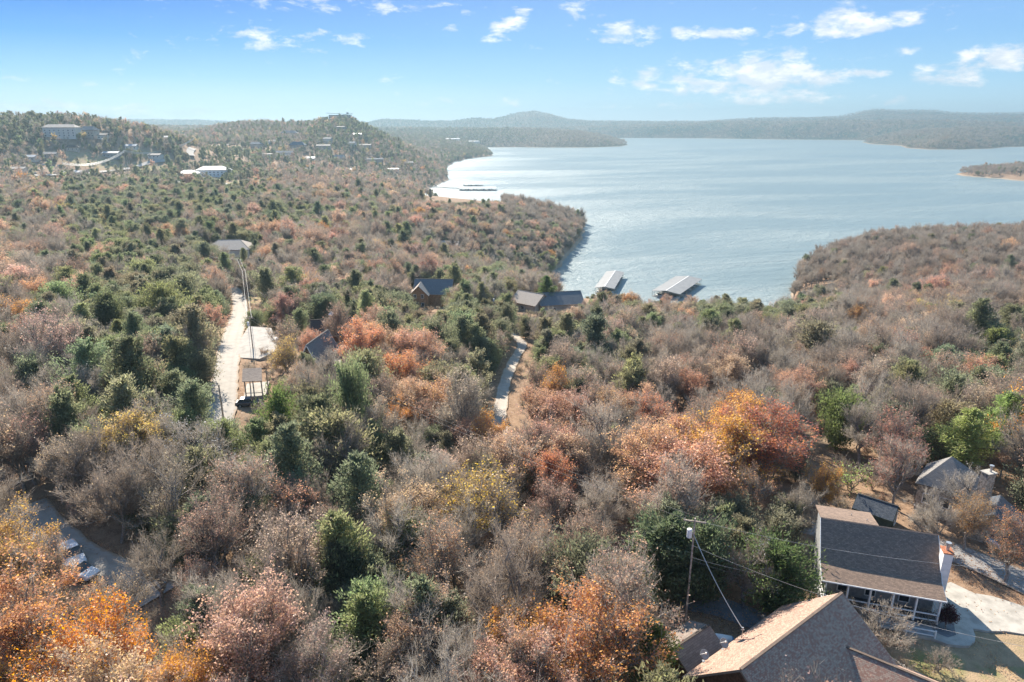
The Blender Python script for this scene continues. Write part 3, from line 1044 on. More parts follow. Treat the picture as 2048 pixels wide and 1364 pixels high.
M['roof_tan'] = shingle_mat('tan_red_shingles', (0.46, 0.33, 0.245), (0.31, 0.225, 0.175), (0.26, 0.09, 0.06), 0.55, 0.14, 0.30)
M['roof_grey'] = shingle_mat('weathered_grey_shingles', (0.32, 0.225, 0.165), (0.21, 0.15, 0.115), (0.13, 0.095, 0.075), 0.4)
M['roof_hip'] = shingle_mat('light_grey_shingles', (0.26, 0.245, 0.23), (0.20, 0.19, 0.18))
M['roof_dark'] = shingle_mat('blue_black_shingles', (0.085, 0.10, 0.12), (0.06, 0.07, 0.085), (0.16, 0.17, 0.18), 0.4)
M['roof_shed'] = shingle_mat('old_brown_shingles', (0.28, 0.225, 0.185), (0.19, 0.15, 0.125), None, 0, 0.2, 0.5)
M['roof_brown'] = shingle_mat('dark_brown_roof', (0.085, 0.05, 0.045), (0.06, 0.04, 0.035))
M['roof_beige'] = shingle_mat('beige_far_roof', (0.45, 0.385, 0.32), (0.38, 0.32, 0.27))
M['roof_slate'] = shingle_mat('slate_far_roof', (0.19, 0.195, 0.20), (0.145, 0.15, 0.155))
M['roof_metal'] = mat('pale_metal_roof', (0.34, 0.345, 0.345), 0.5, 0.08, 0.4, metal=0.0, spec=0.5)
M['dock_roof'] = mat('grey_dock_roof', (0.23, 0.23, 0.225), 0.6, 0.08, 0.4, spec=0.3)
M['white'] = mat('white_paint', (0.78, 0.77, 0.74), 0.6, 0.06, 2)
M['fascia'] = mat('tan_fascia', (0.34, 0.24, 0.17), 0.7, 0.1, 3)
M['brown_wall'] = mat('brown_board_wall', (0.20, 0.10, 0.06), 0.8, 0.2, 4)
M['green_wall'] = mat('dark_green_wall', (0.045, 0.055, 0.04), 0.8, 0.15, 4)
M['grey_wall'] = mat('grey_board_wall', (0.28, 0.28, 0.275), 0.75, 0.1, 3)
M['stone_wall'] = mat('tan_stone_wall', (0.42, 0.35, 0.27), 0.9, 0.3, 3.5, 0.8, 6)
M['log_wall'] = mat('orange_log_wall', (0.40, 0.21, 0.10), 0.65, 0.2, 3)
M['cream_wall'] = mat('cream_wall', (0.60, 0.56, 0.50), 0.8, 0.06, 1)
M['tan_wall'] = mat('tan_wall', (0.42, 0.36, 0.30), 0.8, 0.08, 1)
M['glass'] = mat('dark_glass', (0.03, 0.04, 0.05), 0.12, 0.1, 1, spec=0.6)
M['rust'] = mat('rusty_sheet', (0.42, 0.16, 0.08), 0.7, 0.2, 6)
M['steel'] = mat('dull_steel', (0.5, 0.5, 0.5), 0.35, 0.1, 5, metal=0.6, spec=0.5)
M['pole_wood'] = mat('weathered_pole_wood', (0.46, 0.38, 0.31), 0.9, 0.25, 3)
M['deck'] = mat('dark_deck_boards', (0.085, 0.08, 0.085), 0.8, 0.15, 4)
M['wire'] = mat('pale_wire', (0.5, 0.47, 0.42), 0.5, 0.1, 1)
M['dark_wire'] = mat('dark_wire', (0.16, 0.15, 0.14), 0.6, 0.1, 1)
M['tyre'] = mat('tyre_rubber', (0.03, 0.03, 0.03), 0.85, 0.1, 4)
M['black'] = mat('black_trim', (0.025, 0.025, 0.028), 0.5, 0.1, 4)
M['blue_plastic'] = mat('blue_end_cap', (0.10, 0.22, 0.36), 0.5, 0.1, 4)
def paint(name, c):
    return mat(name, c, 0.28, 0.03, 1, spec=0.6)

BUILD = []   # (x, y, radius) footprints kept free of trees

def slope_obj(name, p0, p1, p2, p3, m, parent, course=0.14, th=0.10):
    """roof slope from eave p0-p1 to ridge p3-p2, laid in overlapping courses"""
    p0, p1, p2, p3 = [Vector(p) for p in (p0, p1, p2, p3)]
    n = (p1 - p0).cross(p3 - p0)
    if n.length < 1e-6: n = (p1 - p0).cross(p2 - p0)
    n.normalize()
    if n.z < 0: n = -n
    e = (p1 - p0).normalized()
    s = n.cross(e).normalized()
    if s.z < 0: s = -s
    slope_len = max((p3 - p0).dot(s), (p2 - p1).dot(s), 0.01)
    k = max(1, int(round(slope_len / course))) if course else 1
    V, Fc, UV = [], [], []
    lip = 0.022 if course else 0.0
    def uv(p): return ((p - p0).dot(e), (p - p0).dot(s) + 0.001, 0)
    for i in range(k):
        a, b = i / k, (i + 1) / k
        q = [p0.lerp(p3, a), p1.lerp(p2, a), p1.lerp(p2, b), p0.lerp(p3, b)]
        base = [x - n * lip for x in q]
        top = [q[0] + n * lip, q[1] + n * lip, q[2], q[3]]
        o = len(V)
        V += top + [base[0], base[1]]
        Fc += [(o, o + 1, o + 2, o + 3), (o + 4, o + 5, o + 1, o)]
        u4 = [uv(x) for x in q]
        UV += [u4[0], u4[1], u4[2], u4[3], u4[0], u4[1]]
    o = len(V)
    lo = [x - n * (lip + 0.004) for x in (p0, p1, p2, p3)] + [x - n * th for x in (p0, p1, p2, p3)]
    V += lo
    UV += [uv(x) for x in lo]
    Fc += [(o + 4, o + 7, o + 6, o + 5)]
    for i in range(4):
        j = (i + 1) % 4
        Fc.append((o + i, o + i + 4, o + j + 4, o + j))
    me = bpy.data.meshes.new(name)
    me.from_pydata([tuple(v) for v in V], [], Fc)
    at = me.attributes.new('slope_uv', 'FLOAT_VECTOR', 'POINT')
    at.data.foreach_set('vector', np.array(UV, np.float32).ravel())
    me.update()
    return link_mesh(name, me, m, parent)

def local(o, p):
    """world point into the frame of an unrotated empty"""
    return Vector(p) - o.location

def building(name, label, cat, r0, r1, L, Rr, base, roof, wall, oh=0.35, course=0.14, hip=0.0, wins=(), trim=None, group=None, th=0.14, chimney=None, endoh=None, wallin=None, sink=1.6):
    """r0, r1: ridge ends (world). L / Rr: (distance, eave height) to the left and right of r0->r1. """
    r0, r1 = Vector(r0), Vector(r1)
    c = (r0 + r1) / 2
    root = empty(name, (c.x, c.y, base), 0, label, cat, group)
    r0, r1 = local(root, r0), local(root, r1)
    zb = 0.0
    d = (r1 - r0); d.z = 0; d.normalize()
    nl = Vector((-d.y, d.x, 0)); nr_ = -nl
    endoh = oh if endoh is None else endoh
    zl, zr = L[1] - base, Rr[1] - base
    # eave lines (with overhang already included)
    el0 = r0 + nl * L[0]; el0.z = zl; el1 = r1 + nl * L[0]; el1.z = zl
    er0 = r0 + nr_ * Rr[0]; er0.z = zr; er1 = r1 + nr_ * Rr[0]; er1.z = zr
    hr0, hr1 = r0 + d * hip, r1 - d * hip
    slope_obj('roof', el0, el1, hr1, hr0, roof, root, course, th)
    slope_obj('roof', er1, er0, hr0, hr1, roof, root, course, th)
    if hip:
        slope_obj('roof', er0, el0, hr0, hr0, roof, root, course, th)
        slope_obj('roof', el1, er1, hr1, hr1, roof, root, course, th)
    # walls stand in from the roof edge
    def inn(p, s):
        return p
    wl = L[0] - oh; wr = Rr[0] - oh
    zwl = zl + (r0.z - zl) * oh / L[0] - th * 1.25; zwr = zr + (r0.z - zr) * oh / Rr[0] - th * 1.25
    a = r0 + d * endoh; b = r1 - d * endoh
    w = MB()
    def prof(p, ridge=True):
        pl = p + nl * wl; pr_ = p + nr_ * wr
        return [Vector((pl.x, pl.y, -sink)), Vector((pl.x, pl.y, zwl)), Vector((p.x, p.y, (r0.z - th * 1.35) if not hip else min(zwl, zwr))), Vector((pr_.x, pr_.y, zwr)), Vector((pr_.x, pr_.y, -sink))]
    A, B = prof(a), prof(b)
    w.add(A + B, [(0, 1, 2, 3, 4), (9, 8, 7, 6, 5), (0, 5, 6, 1), (4, 3, 8, 9), (0, 4, 9, 5)])
    w.build('wall', wall, root)
    if trim:
        f = MB()
        if not hip:
            for (p, q, s) in ((el0, r0, -1), (el1, r1, 1), (er0, r0, -1), (er1, r1, 1)):
                f.bar(p + d * s * 0.03 - Vector((0, 0, 0.12)), q + d * s * 0.03 - Vector((0, 0, 0.12)), 0.05, 0.2)
        for (p, q, nn) in ((el0, el1, nl), (er0, er1, nr_)):
            f.bar(p + nn * 0.03 - Vector((0, 0, 0.09)), q + nn * 0.03 - Vector((0, 0, 0.09)), 0.05, 0.18)
        if hip:
            f.bar(el0 - Vector((0, 0, .09)), er0 - Vector((0, 0, .09)), .05, .18); f.bar(el1 - Vector((0, 0, .09)), er1 - Vector((0, 0, .09)), .05, .18)
        f.build('fascia', trim, root)
        rc = MB(); rc.bar(hr0 + Vector((0, 0, 0.035)), hr1 + Vector((0, 0, 0.035)), 0.26, 0.05)
        if hip:
            for p, q in ((el0, hr0), (er0, hr0), (el1, hr1), (er1, hr1)):
                rc.bar(p + Vector((0, 0, .03)), q + Vector((0, 0, .03)), 0.22, 0.04)
        rc.build('ridge_cap', roof, root)
    for wi in wins:
        side, u, zc, ww, wh = wi[:5]
        kind = wi[5] if len(wi) > 5 else 'window'
        if side == 'L': o_, dd, nn = a + nl * wl, d, nl; span = (b - a).length
        elif side == 'R': o_, dd, nn = b + nr_ * wr, -d, nr_; span = (b - a).length
        elif side == '0': o_, dd, nn = a + nr_ * wr, nl, -d; span = wl + wr
        else: o_, dd, nn = b + nl * wl, nr_, d; span = wl + wr
        pc = o_ + dd * (u * span); pc.z = zc
        fr = MB()
        t_ = 0.09 if ww < 4 else 0.14
        z_ = Vector((0, 0, 1))
        for sgn in (-1, 1):
            fr.bar(pc + dd * sgn * ww / 2 - z_ * (wh / 2 + t_ / 2) + nn * .03, pc + dd * sgn * ww / 2 + z_ * (wh / 2 + t_ / 2) + nn * .03, t_, 0.1)
            fr.bar(pc - dd * (ww / 2 - t_ / 2) + z_ * sgn * wh / 2 + nn * .035, pc + dd * (ww / 2 - t_ / 2) + z_ * sgn * wh / 2 + nn * .035, 0.1, t_)
        fo = fr.build(kind, M['white'], root)
        pa = MB()
        pa.add([pc - dd * ww / 2 - z_ * wh / 2 + nn * .02, pc + dd * ww / 2 - z_ * wh / 2 + nn * .02, pc + dd * ww / 2 + z_ * wh / 2 + nn * .02, pc - dd * ww / 2 + z_ * wh / 2 + nn * .02], [(0, 1, 2, 3)])
        pa.build('pane' if kind == 'window' else 'door_leaf', M['glass'] if kind == 'window' else M['brown_wall'], fo)
    if chimney:
        (cx, cy, z0, z1, sx, sy, mm) = chimney
        cb = MB().box((cx - root.location.x, cy - root.location.y, (z0 + z1) / 2 - base), (sx, sy, z1 - z0), math.atan2(d.y, d.x))
        ch = cb.build('chimney', mm, root)
        cc = MB().box((cx - root.location.x, cy - root.location.y, z1 - base + 0.06), (sx + .18, sy + .18, 0.12), math.atan2(d.y, d.x))
        cc.build('chimney_cap', M['rust'] if mm is M['white'] else M['concrete'], ch)
        fl = MB().tube([(cx - root.location.x, cy - root.location.y, z1 - base + .1), (cx - root.location.x, cy - root.location.y, z1 - base + .62)], 0.13, 10)
        fl.tube([(cx - root.location.x, cy - root.location.y, z1 - base + .66), (cx - root.location.x, cy - root.location.y, z1 - base + .86)], 0.24, 12)
        fl.build('flue', M['steel'], ch)
    rad = max((r1 - r0).length / 2, L[0], Rr[0])
    BUILD.append((c.x + (nl.x * L[0] + nr_.x * Rr[0]) / 2, c.y + (nl.y * L[0] + nr_.y * Rr[0]) / 2, rad + 1.5))
    root['_d'] = 0
    del root['_d']
    return root

# ------------------------------------------------------------------ nearest house, tan and red shingles
rF, rN = at_z(1684, 1185, 68), at_z(1481, 1338.6, 68)
dA = (rF - rN).normalized(); nA = Vector((-dA.y, dA.x, 0))
houseA = building('house', 'large brown house under tan and red flecked shingle roof with cross gable, nearest the camera', 'house', rN, rF, (5.45, 63.0), (7.6, 62.45), 59.6,
                  M['roof_tan'], M['brown_wall'], oh=0.45, wins=[('0', 0.50, 3.2, 1.6, 1.3), ('0', 0.25, 2.6, 1.0, 1.2), ('0', 0.8, 2.6, 1.0, 1.2), ('L', 0.5, 1.8, 1.2, 1.1)], trim=M['fascia'], endoh=0.5)
hl = houseA.location
# cross gable: its ridge starts on the right-hand slope
d_ = ray(1693, 1294)
best = None
for k in range(4000):
    t_ = 45 + k * 0.008
    p_ = Vector((d_[0] * t_, d_[1] * t_, CAM_Z + d_[2] * t_))
    perp = (p_ - rF).dot(-nA)
    if p_.z < 68 - (68 - 62.45) / 7.6 * perp:
        best = p_; break
g2 = best
dg = Vector((0.80, -0.60, 0)).normalized(); ng = Vector((-dg.y, dg.x, 0))
gs, ge = g2 - dg * 0.4, g2 + dg * 13.0
drop, wid_ = 3.3, 4.6
L0, L1 = gs + ng * wid_ - Vector((0, 0, drop)), ge + ng * wid_ - Vector((0, 0, drop))
R0, R1 = gs - ng * wid_ - Vector((0, 0, drop)), ge - ng * wid_ - Vector((0, 0, drop))
slope_obj('gable_roof', L0 - hl, L1 - hl, ge - hl, gs - hl, M['roof_tan'], houseA)
slope_obj('gable_roof', R1 - hl, R0 - hl, gs - hl, ge - hl, M['roof_tan'], houseA)
w = MB()
a_, b_ = gs + dg * 3.0, ge - dg * 0.4
pr = []
for p in (a_, b_):
    for s_, z_ in ((1, None), (1, 1), (0, 0), (-1, 1), (-1, None)):
        q = p + ng * (wid_ - .45) * s_ - hl
        q.z = -1.6 if z_ is None else (p.z - hl.z - 0.2 - (drop * (wid_ - .45) / wid_ if s_ else 0))
        pr.append(q)
w.add(pr, [(0, 1, 2, 3, 4), (9, 8, 7, 6, 5), (0, 5, 6, 1), (4, 3, 8, 9), (0, 4, 9, 5)])
w.build('gable_wall', M['brown_wall'], houseA)
rc = MB().bar(g2 - hl + Vector((0, 0, .035)), ge - hl + Vector((0, 0, .035)), 0.25, 0.05); rc.build('ridge_cap', M['roof_tan'], houseA)
BUILD.append((g2.x + 5, g2.y - 4, 9))
# vent mast with service drop
mz = at_z(1483, 1277, 63.5)
ms = MB().tube([mz - hl, mz - hl + Vector((0, 0, 1.15))], 0.045, 8).bar(mz - hl + Vector((-.16, 0, 1.0)), mz - hl + Vector((.16, 0, 1.0)), 0.05)
ms.tube([mz - hl + Vector((0, 0, 1.15)), mz - hl + Vector((0, 0, 1.27))], 0.085, 8)
ms.build('service_mast', M['steel'], houseA)

def dish(px, py, z, label):
    p = at_z(px, py, z)
    root = empty('satellite_dish', p, 0, label, 'satellite dish', 'satellite dishes on the tan roof')
    b = MB().tube([(0, 0, 0), (0.08, 0.05, 0.35), (0.05, 0.1, 0.6)], 0.025, 6).box((0, 0, 0.01), (0.22, 0.3, 0.03))
    b.build('mast', M['steel'], root)
    V, Fc = [], []
    n = 18
    ax = Vector((0.25, -0.55, 0.8)).normalized(); s = ax.cross(Vector((1, 0, 0))).normalized(); u = ax.cross(s)
    c = Vector((0.05, 0.1, 0.62))
    for side in (0, 0.02):
        for k, (r_, h_) in enumerate(((0.02, 0), (0.2, 0.02), (0.34, 0.06), (0.45, 0.11))):
            for j in range(n):
                a = 2 * math.pi * j / n
                V.append(tuple(c + s * math.cos(a) * r_ * 1.05 + u * math.sin(a) * r_ * .95 + ax * (h_ - side)))
    for o_ in (0, 4 * n):
        for k in range(3):
            for j in range(n):
                f_ = (o_ + k * n + j, o_ + k * n + (j + 1) % n, o_ + (k + 1) * n + (j + 1) % n, o_ + (k + 1) * n + j)
                Fc.append(f_ if o_ == 0 else f_[::-1])
    for j in range(n):
        Fc.append((3 * n + j, 3 * n + (j + 1) % n, 7 * n + (j + 1) % n, 7 * n + j))
    m_ = MB().add(V, Fc); m_.build('reflector', M['grey_wall'], root, smooth=True)
    arm = MB().bar(c + u * .42 , c + ax * 0.5 + u * 0.12, 0.03).box(tuple(c + ax * 0.52 + u * 0.1), (0.13, 0.1, 0.16))
    arm.build('feed_arm', M['white'], root)
dish(1446, 1299, 63.25, 'grey satellite dish on the tan roof edge, the one nearer the vent mast')
dish(1407, 1322, 63.15, 'grey satellite dish on the tan roof edge, the one farther down beside the brown shed')

# small shed left of it
s0, s1 = at_z(1346, 1297, 63.2), at_z(1418, 1250, 63.2)
building('shed', 'small brown shed with weathered shingle roof beside the tan roofed house', 'shed', s0, s1, (2.2, 62.25), (2.5, 61.5), 59.3, M['roof_shed'], M['brown_wall'], oh=0.2, course=0.2, wins=[('0', 0.6, 1.1, 0.8, 0.7)], trim=M['fascia'])

# tank beside the mast
tk = at_z(1448, 1276, 60.9)
tr_ = empty('propane_tank', (tk.x, tk.y, H(tk.x, tk.y)), 0, 'pale weathered tank with blue end between the shed and the tan roof', 'tank')
tz = 60.75 - tr_.location.z
tb = MB()
ax_ = Vector((0.96, -0.25, 0))
tb.tube([ax_ * x + Vector((0, 0, tz)) for x in (-1.0, -.95, -.8, .75)], [0.12, .33, .45, .45], 16)
tb.build('tank_body', M['white'], tr_, smooth=True)
tb = MB().tube([ax_ * x + Vector((0, 0, tz)) for x in (.75, .9, .99)], [.45, .36, .12], 16); tb.build('tank_end', M['blue_plastic'], tr_, smooth=True)
for x in (-.6, .5):
    MB().box(tuple(ax_ * x + Vector((0, 0, tz / 2 - .2))), (.15, .7, tz)).build('leg', M['concrete'], tr_)

# ------------------------------------------------------------------ dark roofed cottage with porch
bL, bR = at_z(1642, 1034, 68.0), at_z(1876.5, 1069, 68.0)
dB = (bR - bL); dB.z = 0; dB.normalize(); nF = Vector((dB.y, -dB.x, 0))     # nF points to the camera side
cB = (bL + bR) / 2
hb = empty('cottage', (cB.x, cB.y, 60.0), 0, 'grey shingled cottage with lit porch roof, white posts and white chimney at the right gable', 'house')
lo = hb.location
def fb(p, perp, z):
    q = p + nF * perp; q.z = z
    return q - lo
brk, ev = 3.75, 6.0
zb_, ze_ = 64.55, 64.0
slope_obj('roof', fb(bL, brk, zb_), fb(bR, brk, zb_), bR - lo, bL - lo, M['roof_grey'], hb)
slope_obj('porch_roof', fb(bL, ev, ze_), fb(bR, ev, ze_), fb(bR, brk, zb_ + .01), fb(bL, brk, zb_ + .01), M['roof_grey'], hb)
mid_ = bL + (bR - bL) * 0.505
slope_obj('rear_roof', fb(mid_, -4.3, 67.05), fb(bL, -4.3, 67.05), bL - lo, mid_ - lo, M['roof_grey'], hb)
slope_obj('rear_roof', fb(bR, -3.75, 64.5), fb(mid_, -3.75, 64.5), mid_ - lo, bR - lo, M['roof_grey'], hb)
w = MB()
ins = 0.35
a_, b_ = bL + dB * ins, bR - dB * ins
def prof(p, rear, rz):
    return [fb(p, brk - .15, 58.4), fb(p, brk - .15, zb_ - .05), fb(p, 0, 67.78), fb(p, -rear + .3, rz), fb(p, -rear + .3, 58.4)]
for (p, q, rear, rz) in ((a_, mid_, 4.3, 66.9), (mid_, b_, 3.75, 64.6)):
    w.add(prof(p, rear, rz) + prof(q, rear, rz), [(0, 1, 2, 3, 4), (9, 8, 7, 6, 5), (0, 5, 6, 1), (4, 3, 8, 9), (0, 4, 9, 5)])
w.build('wall', M['grey_wall'], hb)
f = MB()
f.bar(fb(bL, ev + .04, ze_ - .07), fb(bR, ev + .04, ze_ - .07), 0.1, 0.14)
for p, s_ in ((bL, -1), (bR, 1)):
    off = dB * 0.03 * s_
    f.bar(fb(p, ev, ze_ - .12) + off, fb(p, brk, zb_ - .12) + off, 0.05, 0.2)
    f.bar(fb(p, brk, zb_ - .12) + off, fb(p, 0, 67.88) + off, 0.05, 0.2)
f.build('gutter', M['white'], hb)
pd = MB()
dl, dr = a_, b_
q = [fb(dl, brk - .1, 61.0), fb(dr, brk - .1, 61.0), fb(dr, ev - .1, 61.0), fb(dl, ev - .1, 61.0)]
pd.slab(q, 0.18); pd.build('porch_floor', M['deck'], hb)
sk = MB(); q = [fb(dl, ev - .2, 60.8), fb(dr, ev - .2, 60.8)]
sk.add([q[0], q[1], q[1] - Vector((0, 0, 2.2)), q[0] - Vector((0, 0, 2.2))], [(0, 1, 2, 3)])
sk.build('porch_skirt', M['grey_wall'], hb)
span = (dr - dl).length
np_ = 6
for k in range(np_):
    p = dl + dB * (0.08 + (span - .16) * k / (np_ - 1))
    MB().bar(fb(p, ev - .2, 60.9), fb(p, ev - .2, ze_ - .02), 0.16).build('porch_post', M['white'], hb)
for k in range(np_ - 1):
    p = dl + dB * (0.16 + (span - .16) * k / (np_ - 1)); q = dl + dB * (0.0 + (span - .16) * (k + 1) / (np_ - 1))
    for z_ in (61.35, 62.05):
        MB().bar(fb(p, ev - .2, z_), fb(q, ev - .2, z_), 0.09, 0.11).build('rail', M['white'], hb)
for p in (dl, dr):
    for z_ in (61.35, 62.05):
        MB().bar(fb(p, ev - .3, z_), fb(p, brk, z_), 0.09, 0.11).build('rail', M['white'], hb)
# ramp frame in front of the porch
for u in (0.44, 0.72, 0.96):
    p = dl + dB * span * u
    MB().bar(fb(p, ev + 1.2, 59.6), fb(p, ev + 1.2, 61.2), 0.12).build('step_post', M['white'], hb)
p, q = dl + dB * span * .44, dl + dB * span * .96
for z_ in (60.55, 61.1):
    MB().bar(fb(p, ev + 1.2, z_), fb(q, ev + 1.2, z_), 0.08, 0.10).build('rail', M['white'], hb)
rp = MB().slab([fb(p, ev - .1, 60.75), fb(q, ev - .1, 60.75), fb(q, ev + 1.15, 60.35), fb(p, ev + 1.15, 60.35)], 0.1); rp.build('ramp', M['grey_wall'], hb)
# windows behind the porch
for u in (0.2, 0.45, 0.75):
    p = dl + dB * span * u
    c = fb(p, brk - .12, 62.1)
    fr = MB()
    for s_ in (-1, 1):
        fr.bar(c + dB * .5 * s_ - Vector((0, 0, .65)), c + dB * .5 * s_ + Vector((0, 0, .65)), .08)
        fr.bar(c - dB * .46 + Vector((0, 0, .62 * s_)), c + dB * .46 + Vector((0, 0, .62 * s_)), .08)
    fo = fr.build('window', M['white'], hb)
    MB().add([c - dB * .5 - Vector((0, 0, .6)), c + dB * .5 - Vector((0, 0, .6)), c + dB * .5 + Vector((0, 0, .6)), c - dB * .5 + Vector((0, 0, .6))], [(0, 1, 2, 3)]).build('pane', M['glass'], fo)
# chimney at the right gable
cc_ = bR + nF * 2.35 + dB * 0.32
cl_ = cc_ - lo
rzB = math.atan2(dB.y, dB.x)
ch = MB().box((cl_.x, cl_.y, 3.1), (0.85, 1.25, 9.0), rzB).build('chimney', M['white'], hb)
MB().box((cl_.x, cl_.y, 7.65), (1.0, 1.4, 0.12), rzB).build('chimney_cap', M['rust'], ch)
MB().tube([(cl_.x, cl_.y, 7.7), (cl_.x, cl_.y, 8.3)], 0.16, 12).tube([(cl_.x, cl_.y, 8.36), (cl_.x, cl_.y, 8.6)], 0.27, 12).build('flue', M['steel'], ch)
for (u, v) in ((.30, -2.2), (.42, -1.1)):
    p = bL + (bR - bL) * u
    q = fb(p, v, 67.9 - abs(v) * .22)
    MB().tube([q - Vector((0, 0, .2)), q + Vector((0, 0, .3))], 0.05, 8).build('vent_pipe', M['steel'], hb)
BUILD.append((cB.x, cB.y, 8.0))
pp = cB + nF * 4
BUILD.append((pp.x, pp.y, 7.5))

# concrete patio, walk and driveway right of the cottage
def sheet(name, pts, m, label, z=None, lift=0.06, th=0.05, seg=1.0):
    """flat slab following the ground through an outline given in world xy"""
    P = [Vector((a, b, 0)) for a, b in pts]
    zs = [H(p.x, p.y) for p in P]
    zt = z if z is not None else max(zs) + lift
    mb_ = MB().slab([Vector((p.x, p.y, zt)) for p in P], th + (zt - min(zs)) + .1)
    o = mb_.build(name, m)
    o['kind'] = 'structure'; o['label'] = label
    return zt
gz = 60.0
walk_px = [(1884, 1168), (1902, 1164), (1948, 1186), (1985, 1192), (2060, 1216), (2080, 1262), (2048, 1268), (2010, 1262), (1975, 1262), (1946, 1257), (1951, 1272), (1950, 1283), (1938, 1291), (1920, 1291), (1895, 1288), (1865, 1277), (1820, 1268), (1790, 1255), (1850, 1215)]
PATZ = max(H(*pxz(a, b, 60.0)) for a, b in walk_px) + 0.05
sheet('concrete_drive', [pxz(a, b, PATZ) for a, b in walk_px], M['concrete'], 'pale concrete drive and curved walk beside the cottage', z=PATZ)
sheet('planting_bed', [pxz(a, b, PATZ) for a, b in [(1868, 1232), (1895, 1236), (1908, 1250), (1912, 1270), (1896, 1275), (1878, 1268), (1862, 1256)]], M['asphalt_dark'], 'dark mulch bed round the small purple tree', z=PATZ + 0.012)
for a, b, rr in ((1945, 1215, 6), (1990, 1232, 5), (1925, 1275, 3), (2030, 1240, 5)):
    x, y = pxz(a, b, 60); BUILD.append((x, y, rr))
P_path = [pxz(a, b, 60.0) for a, b in ((1770, 1318), (1800, 1335), (1850, 1362), (1900, 1390))]
strip('gravel_path', P_path, 1.5, M['gravel'], 'pale stone path below the tan cross gable', 0.06, 0.5, 0.3)

# ------------------------------------------------------------------ dark shed, hip roofed house and its wing
e0, e1 = at_z(1716, 987, 63.0), at_z(1797, 1013, 63.0)
building('shed', 'small dark green shed with blue black roof behind the grey cottage', 'shed', e0, e1, (1.9, 61.7), (1.9, 61.7), 60, M['roof_dark'], M['green_wall'], oh=0.2, wins=[('1', 0.3, 1.0, 0.9, 1.9, 'door')], trim=M['green_wall'])

hL, hF, hR = at_z(1830, 966, 63.8), at_z(1938, 992, 63.8), at_z(1976, 963, 63.8)
ap = at_z(1904, 913, 67.2)
hB = Vector((2 * ap.x - hF.x, 2 * ap.y - hF.y, hF.z))
cH = (hL + hR + hF + hB) / 4
hd = empty('house', (cH.x, cH.y, 59.8), 0, 'stone walled house with steep grey pyramid roof behind bare trees at the right edge', 'house')
lo = hd.location
pts = [hL, hF, hR, hB]
for i in range(4):
    a, b = pts[i], pts[(i + 1) % 4]
    slope_obj('roof', a - lo, b - lo, ap - lo, ap - lo, M['roof_hip'], hd)
w = MB()
pr = [(p - cH) * 0.9 for p in pts]
w.add([Vector((p.x, p.y, -1.8)) for p in pr] + [Vector((p.x, p.y, 3.75)) for p in pr], [(0, 1, 5, 4), (1, 2, 6, 5), (2, 3, 7, 6), (3, 0, 4, 7)])
w.build('wall', M['stone_wall'], hd)
for i, us in ((0, (.25, .6)), (1, (.5,))):
    for u in us:
        a, b = pr[i], pr[(i + 1) % 4]
        c = a.lerp(b, u); c.z = 2.0
        dd = (b - a); dd.z = 0; dd.normalize(); nn = Vector((dd.y, -dd.x, 0))
        if nn.dot(c) < 0: nn = -nn
        fr = MB()
        for s_ in (-1, 1):
            fr.bar(c + dd * .6 * s_ - Vector((0, 0, .75)) + nn * .04, c + dd * .6 * s_ + Vector((0, 0, .75)) + nn * .04, .09)
            fr.bar(c - dd * .56 + Vector((0, 0, .7 * s_)) + nn * .04, c + dd * .56 + Vector((0, 0, .7 * s_)) + nn * .04, .09)
        fo = fr.build('window', M['white'], hd)
        MB().add([c - dd * .6 - Vector((0, 0, .7)) + nn * .02, c + dd * .6 - Vector((0, 0, .7)) + nn * .02, c + dd * .6 + Vector((0, 0, .7)) + nn * .02, c - dd * .6 + Vector((0, 0, .7)) + nn * .02], [(0, 1, 2, 3)]).build('pane', M['glass'], fo)
cp = at_z(1977, 948, 68.3) - lo
ch = MB().box((cp.x, cp.y, 4.2), (1.3, 1.0, 9.0), 0.3).build('chimney', M['stone_wall'], hd)
MB().box((cp.x, cp.y, 8.76), (1.5, 1.2, .12), 0.3).build('chimney_cap', M['concrete'], ch)
MB().tube([(cp.x + .2, cp.y, 8.8), (cp.x + .2, cp.y, 9.5)], .14, 10).tube([(cp.x + .2, cp.y, 9.55), (cp.x + .2, cp.y, 9.7)], .26, 10).build('flue', M['steel'], ch)
g0, g1 = at_z(2001, 990, 64.5), at_z(1992, 1016, 64.5)
g1 = g0 + (g1 - g0).normalized() * 6
zr_ = 64.5 - lo.z
dd = (g1 - g0).normalized(); nn = Vector((-dd.y, dd.x, 0))
q = lambda p, s, z: (p + nn * s - lo) * 1.0 + Vector((0, 0, z))
slope_obj('wing_roof', q(g0, 3.3, -2.2), q(g1, 3.3, -2.2), q(g1, 0, 0), q(g0, 0, 0), M['roof_dark'], hd)
slope_obj('wing_roof', q(g1, -3.3, -2.2), q(g0, -3.3, -2.2), q(g0, 0, 0), q(g1, 0, 0), M['roof_dark'], hd)
w = MB()
A = [q(g0, s, z) for s, z in ((2.9, -6.5), (2.9, -2.1), (0, -.2), (-2.9, -2.1), (-2.9, -6.5))]; B = [q(g1, s, z) - dd * .3 for s, z in ((2.9, -6.5), (2.9, -2.1), (0, -.2), (-2.9, -2.1), (-2.9, -6.5))]
w.add(A + B, [(0, 1, 2, 3, 4), (9, 8, 7, 6, 5), (0, 5, 6, 1), (4, 3, 8, 9)]); w.build('wing_wall', M['stone_wall'], hd)
BUILD.append((cH.x, cH.y, 7)); BUILD.append((g0.x, g0.y - 3, 5))

